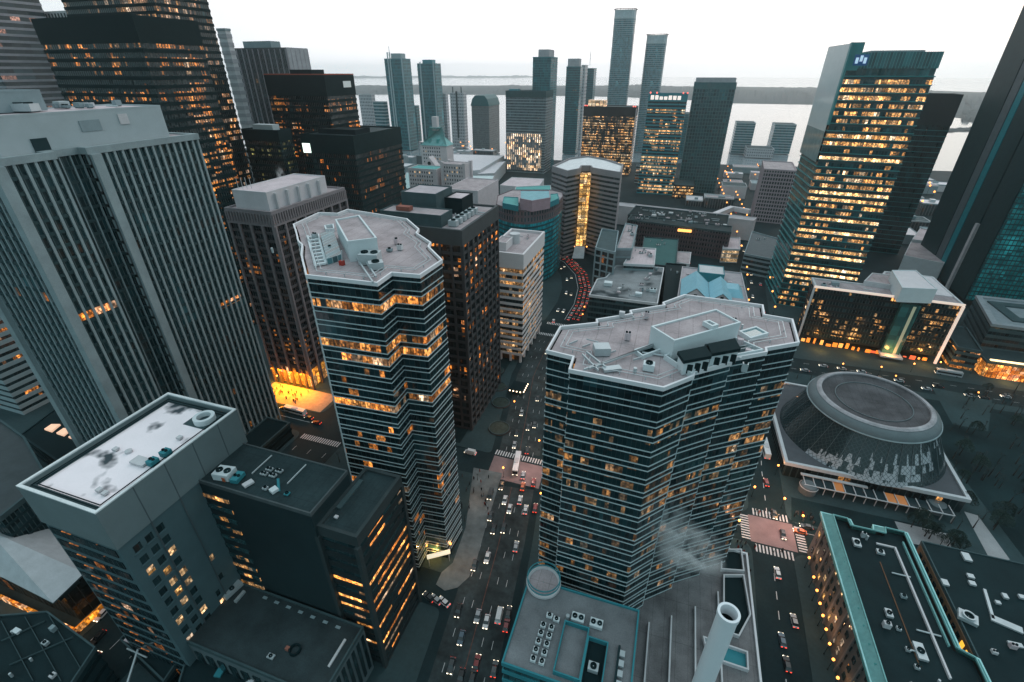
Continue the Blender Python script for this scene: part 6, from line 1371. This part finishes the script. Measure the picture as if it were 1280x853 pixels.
# ------------------------------------------------------------------ people
def proto_person(coat):
    o = thing('person', '', 'person')
    mb = MB()
    prof = [(.10, .0), (.13, .45), (.18, .85), (.24, 1.1), (.27, 1.38), (.20, 1.47), (.08, 1.50), (.085, 1.55), (.12, 1.62), (.12, 1.72), (.05, 1.79)]
    b_ = 0
    # one continuous body: two legs joined at the hips, torso, arms, neck and head grown from a skeleton
    me = bpy.data.meshes.new('body'); V = [(0, 0, .92), (0, 0, 1.2), (0, 0, 1.42), (0, 0, 1.52), (0, .02, 1.66), (.1, 0, .86), (.12, .14, .48), (.12, .05, .06), (-.1, 0, .86), (-.12, -.05, .48), (-.12, -.22, .08), (.2, 0, 1.4), (.27, .08, 1.12), (.27, .2, .92), (-.2, 0, 1.4), (-.27, -.06, 1.12), (-.26, .04, .9), (.12, .2, .04), (-.12, -.08, .04)]
    E_ = [(0, 1), (1, 2), (2, 3), (3, 4), (0, 5), (5, 6), (6, 7), (7, 17), (0, 8), (8, 9), (9, 10), (10, 18), (2, 11), (11, 12), (12, 13), (2, 14), (14, 15), (15, 16)]
    me.from_pydata(V, E_, []); ob = bpy.data.objects.new('body', me); COL.objects.link(ob)
    sk = ob.modifiers.new('skin', 'SKIN'); rad = [.15, .16, .17, .06, .11, .10, .075, .05, .10, .075, .05, .09, .055, .04, .09, .055, .04, .05, .05]
    for i, v_ in enumerate(me.skin_vertices[0].data): v_.radius = (rad[i], rad[i]); v_.use_root = (i == 0)
    dg = bpy.context.evaluated_depsgraph_get(); dg.update(); m2 = bpy.data.meshes.new_from_object(ob.evaluated_get(dg)); bpy.data.objects.remove(ob)
    m2.materials.clear(); m2.materials.append(coat); ob = bpy.data.objects.new('body', m2); COL.objects.link(ob); ob.parent = o
    MB().lathe([(.125, 1.66), (.13, 1.74), (.08, 1.80), (.01, 1.82)], 0, .0, 10).build('hair', solid('dark_hair', (.03, .025, .025), .9), o)
    return o
PP = [proto_person(solid('coat_'+n_, c, .9)) for n_, c in (('black', (.012, .014, .016)), ('grey', (.08, .09, .10)), ('red', (.25, .04, .03)))]
rn = random.Random(31); first = [True]*3
def person(x, y, lb, grp):
    k = rn.choice([0, 0, 0, 1, 1, 2]); o = PP[k] if first[k] else copy_tree(PP[k]); first[k] = False
    o.location = (x, y, .135); o.rotation_euler = (0, 0, rn.uniform(0, 6.28)); o['label'] = lb; o['group'] = grp; o['category'] = 'person'; o.name = 'person'
for k in range(30): x, y = rn.uniform(41.5, 45), rn.choice([rn.uniform(120, 137), rn.uniform(153, 175)]); person(x, y, 'person in dark clothes walking on the pavement near the pinkish crossing', 'people near the pinkish crossing')
for k in range(16): person(rn.uniform(62.5, 70), rn.uniform(152.5, 158), 'person standing at the corner by the curved entrance hood', 'people by the entrance hood')
for k in range(20): x, y = at(rn.uniform(575, 612), rn.uniform(590, 660)); person(x, y, 'person crossing the worn plaza beside the avenue', 'people on the worn plaza')
for k in range(34): person(rn.uniform(-190, -168), rn.uniform(154.5, 166), 'dark figure in front of the glowing orange arcade', 'people in front of the arcade')
for k in range(10): person(rn.uniform(47, 61), rn.uniform(134.5, 138) if k % 2 else rn.uniform(152.3, 155), 'person walking over the striped crossing', 'people on the striped crossing')

# ------------------------------------------------------------------ trees and planters
bark = solid('bark', (.05, .045, .042), .95); leafd = solid('evergreen_leaves', (.030, .052, .046), .9, var=.5, scale=.8); twig = solid('bare_twigs', (.06, .07, .07), .95)
def proto_tree(seed, bare):
    rr = random.Random(seed); o = thing('tree', '', 'tree'); h_ = rr.uniform(7, 9)
    tk = MB(); tk.tube((0, 0, 0), (.1, .05, h_*.45), .24, .15); tk.build('trunk', bark, o)
    mb = MB()
    def limb(p, d, L, r_, dep):
        e_ = (p[0]+d[0]*L, p[1]+d[1]*L, p[2]+d[2]*L); mb.tube(p, e_, r_, r_*.6, 4 if dep else 5)
        if dep >= 4:
            return
        for k in range(3 if dep < 3 else 4):
            a = rr.uniform(0, 6.28); t = rr.uniform(.35, .8); nd = Vector((d[0]+math.cos(a)*t, d[1]+math.sin(a)*t, d[2]+rr.uniform(-.1, .4))).normalized(); limb(e_, nd, L*rr.uniform(.6, .8), r_*.58, dep+1)
    limb((.1, .05, h_*.42), (0, 0, 1), h_*.16, .15, 0)
    if not bare:
        for k in range(1500):
            a, b2 = rr.uniform(0, 6.28), rr.uniform(-.4, 1); rad_ = rr.uniform(.5, 1)**.5*3.0*(1-.25*math.sin(a*3+seed)); z_ = h_*.62+b2*2.9
            x, y = rad_*math.cos(a)*math.cos(b2*1.3), rad_*math.sin(a)*math.cos(b2*1.3); s_ = rr.uniform(.12, .3); i = len(mb.v)
            u_ = Vector((rr.gauss(0, 1), rr.gauss(0, 1), rr.gauss(0, 1))).normalized()*s_; w_ = u_.orthogonal().normalized()*s_
            mb.v += [(x-u_.x, y-u_.y, z_-u_.z), (x+w_.x, y+w_.y, z_+w_.z), (x+u_.x, y+u_.y, z_+u_.z)]; mb.face((i, i+1, i+2))
    mb.build('crown', twig if bare else leafd, o); return o
TP = [proto_tree(1, True), proto_tree(2, False), proto_tree(5, True)]; tf = [True]*3
def tree(k, x, y, s_, lb, grp):
    o = TP[k] if tf[k] else copy_tree(TP[k]); tf[k] = False
    o.location = (x, y, .13); o.rotation_euler = (0, 0, rn.uniform(0, 6)); o.scale = (s_, s_, s_); o['label'] = lb; o['group'] = grp; o['category'] = 'tree'; o.name = 'bare_tree' if k != 1 else 'evergreen_tree'
for k in range(75): x, y = at(rn.uniform(1185, 1300), rn.uniform(490, 670)); tree(rn.choice([0, 2, 2, 1]), x, y, rn.uniform(.7, 1.2), 'tree in the dark garden right of the round hall', 'trees in the garden')
for k in range(9): x, y = at(1140+k*7+rn.uniform(-3, 3), 655+k*4+rn.uniform(-8, 8)); tree(1, x, y, rn.uniform(.6, .9), 'dark leafy tree behind the copper-edged block beside the walkway', 'trees behind the copper-edged block')
for k in range(7): tree(0, -121+k*7, 152.5+.0*k+3, .8, 'bare tree on the north side of the planted court', 'bare trees of the court')
for k in range(6): x, y = at(430+rn.uniform(-12, 12), 560+k*4); tree(2, -126+rn.uniform(0, 5), 96+k*6, .8, 'bare tree on the pavement left of the left zigzag tower', 'bare trees by the left zigzag tower')
for k in range(12): tree(rn.choice([0, 2]), 72+k*5.2+rn.uniform(-1, 1), 262, .8, 'bare tree along the street behind the round hall', 'bare trees behind the round hall')
for k in range(6): tree(0, atY(UL, 100+k*7)-2.2, 100+k*7, .55, 'small bare tree on the pavement by the avenue', 'small bare trees by the avenue')
grassd = solid('planter_shrubs', (.035, .05, .045), .95, var=.6, scale=.6)
for k, (u, v, lb) in enumerate(((622, 463, 'round planter farthest up the court'), (624, 483, 'round planter second from the top of the court'), (626, 503, 'round planter in the middle of the court, ringed with red-orange light'), (624, 535, 'large round planter with yellow lights at the near end of the court'))):
    x, y = at(u, v, .5); o = thing('planter', lb, 'planter', x, y, .13); rr_ = 3.6+k*.5
    MB().lathe([(rr_, .13), (rr_, .8), (rr_-.35, .8), (rr_-.35, .5)], x, y, 28).build('ring_wall', concd, o); MB().lathe([(rr_-.36, .5), (rr_*.4, .75), (.05, .9)], x, y, 20).build('shrubs', grassd, o)
    MB().lathe([(rr_+.05, .15), (rr_+.25, .2), (rr_+.05, .3)], x, y, 28).build('light_ring', solid('ring_brown', (.08, .045, .035)), o)
x, y = at(648, 484, 2.5); o = thing('pavilion', 'small dark pavilion edged with white bulbs in the planted court', 'pavilion', x, y, .13)
MB().box(x-3.5, x+3.5, y-4, y+4, .13, 2.8).build('wall', darkv, o); MB().box(x-3.8, x+3.8, y-4.3, y+4.3, 2.8, 3.1).build('roof', black, o)
for k in range(5): MB().box(x+3.9, x+4.3, y-4+k*1.9, y-3.4+k*1.9, 2.4, 2.9).build('bulb', glow('bulb', (1, .75, .5), 4), o)
for k in range(4): MB().box(x-3.6+k*1.9, x-3+k*1.9, y-4.7, y-4.35, 2.4, 2.9).build('bulb', glow('bulb', ()), o)
# entrance canopy of the left zigzag tower
x, y = at(548, 692, 5); r = thing('entrance_canopy', 'white lit canopy at the foot of the left zigzag tower', 'canopy', x, y, .13)
MB().prism(rotp(rect(x-4, x+4, y-1, y+.4), 35, (x, y)), 4.6, 5.2, bottom=True).build('canopy', glow('canopy_white', (1, .86, .62), .8), r)
for dx in (-3.5, 3.5): q_ = rotp([(x+dx, y-.4)], 35, (x, y))[0]; MB().tube((q_[0], q_[1], .13), (q_[0], q_[1], 4.7), .15).build('post', metal, r)
l = bpy.data.objects.new('canopy_light', bpy.data.lights.new('canopy_light', 'POINT')); COL.objects.link(l); l.location = (x-2, y+1, 4); l.data.energy = 1200; l.data.color = (1, .5, .12)

# ------------------------------------------------------------------ air and steam
def volmat(name, col, dens, noise=None):
    m = bpy.data.materials.new(name); m.use_nodes = True; nt = m.node_tree; nt.nodes.remove(nt.nodes['Principled BSDF'])
    v = nt.nodes.new('ShaderNodeVolumePrincipled'); v.inputs['Color'].default_value = (*col, 1); v.inputs['Density'].default_value = dens; v.inputs['Anisotropy'].default_value = .7 if noise is None else 0
    nt.links.new(v.outputs[0], nt.nodes['Material Output'].inputs['Volume'])
    if noise:
        tc = N(nt, 'ShaderNodeTexCoord'); n = N(nt, 'ShaderNodeTexNoise'); n.inputs['Scale'].default_value = noise; n.inputs['Detail'].default_value = 5; n.inputs['Roughness'].default_value = .62; n.inputs['Distortion'].default_value = .6
        nt.links.new(tc.outputs['Object'], n.inputs['Vector'])
        le = N(nt, 'ShaderNodeVectorMath', operation='LENGTH'); mp = N(nt, 'ShaderNodeMapping'); mp.inputs['Location'].default_value = (-1, -1, -1); mp.inputs['Scale'].default_value = (2, 2, 2)
        nt.links.new(tc.outputs['Generated'], mp.inputs[0]); nt.links.new(mp.outputs[0], le.inputs[0])
        fall = mth(nt, 'SUBTRACT', 1.0, le.outputs['Value'], clamp=True)
        d = mth(nt, 'MULTIPLY', mth(nt, 'MULTIPLY', mth(nt, 'MULTIPLY_ADD', n.outputs[0], 4.5, -2.1, clamp=True), fall), dens); nt.links.new(d, v.inputs['Density'])
    return m
hz = MB().box(-15000, 15000, -3300, 16500, -3.5, 300).build('haze', volmat('haze_air', (.95, .99, 1.0), .00007)); hz['kind'] = 'stuff'; hz['label'] = 'pale evening haze over the whole city'
hz.location = (0, 0, 0)
stm = volmat('steam', (1, .99, 1), .55, 1.7)
def steam(u, v, fy, rx, ry, rz, rot):
    x, y, z = pt(u, v, fy); mb = MB().lathe([(.01, -1), (.5, -.87), (.87, -.5), (1, 0), (.87, .5), (.5, .87), (.01, 1)], 0, 0, 16)
    o = mb.build('steam', stm); o.location = (x, y, z); o.scale = (rx, ry, rz); o.rotation_euler = (0, R(rot), R(18)); o['kind'] = 'stuff'
steam(862, 690, 84, 12, 7, 9, 40); steam(835, 655, 86, 8, 5, 7, 60); steam(800, 622, 90, 6, 4, 9, 35); steam(770, 560, 94, 4, 3, 12, 12); steam(350, 218, 250, 2.5, 2.5, 5, 0)
sc.world.cycles_visibility.camera = True
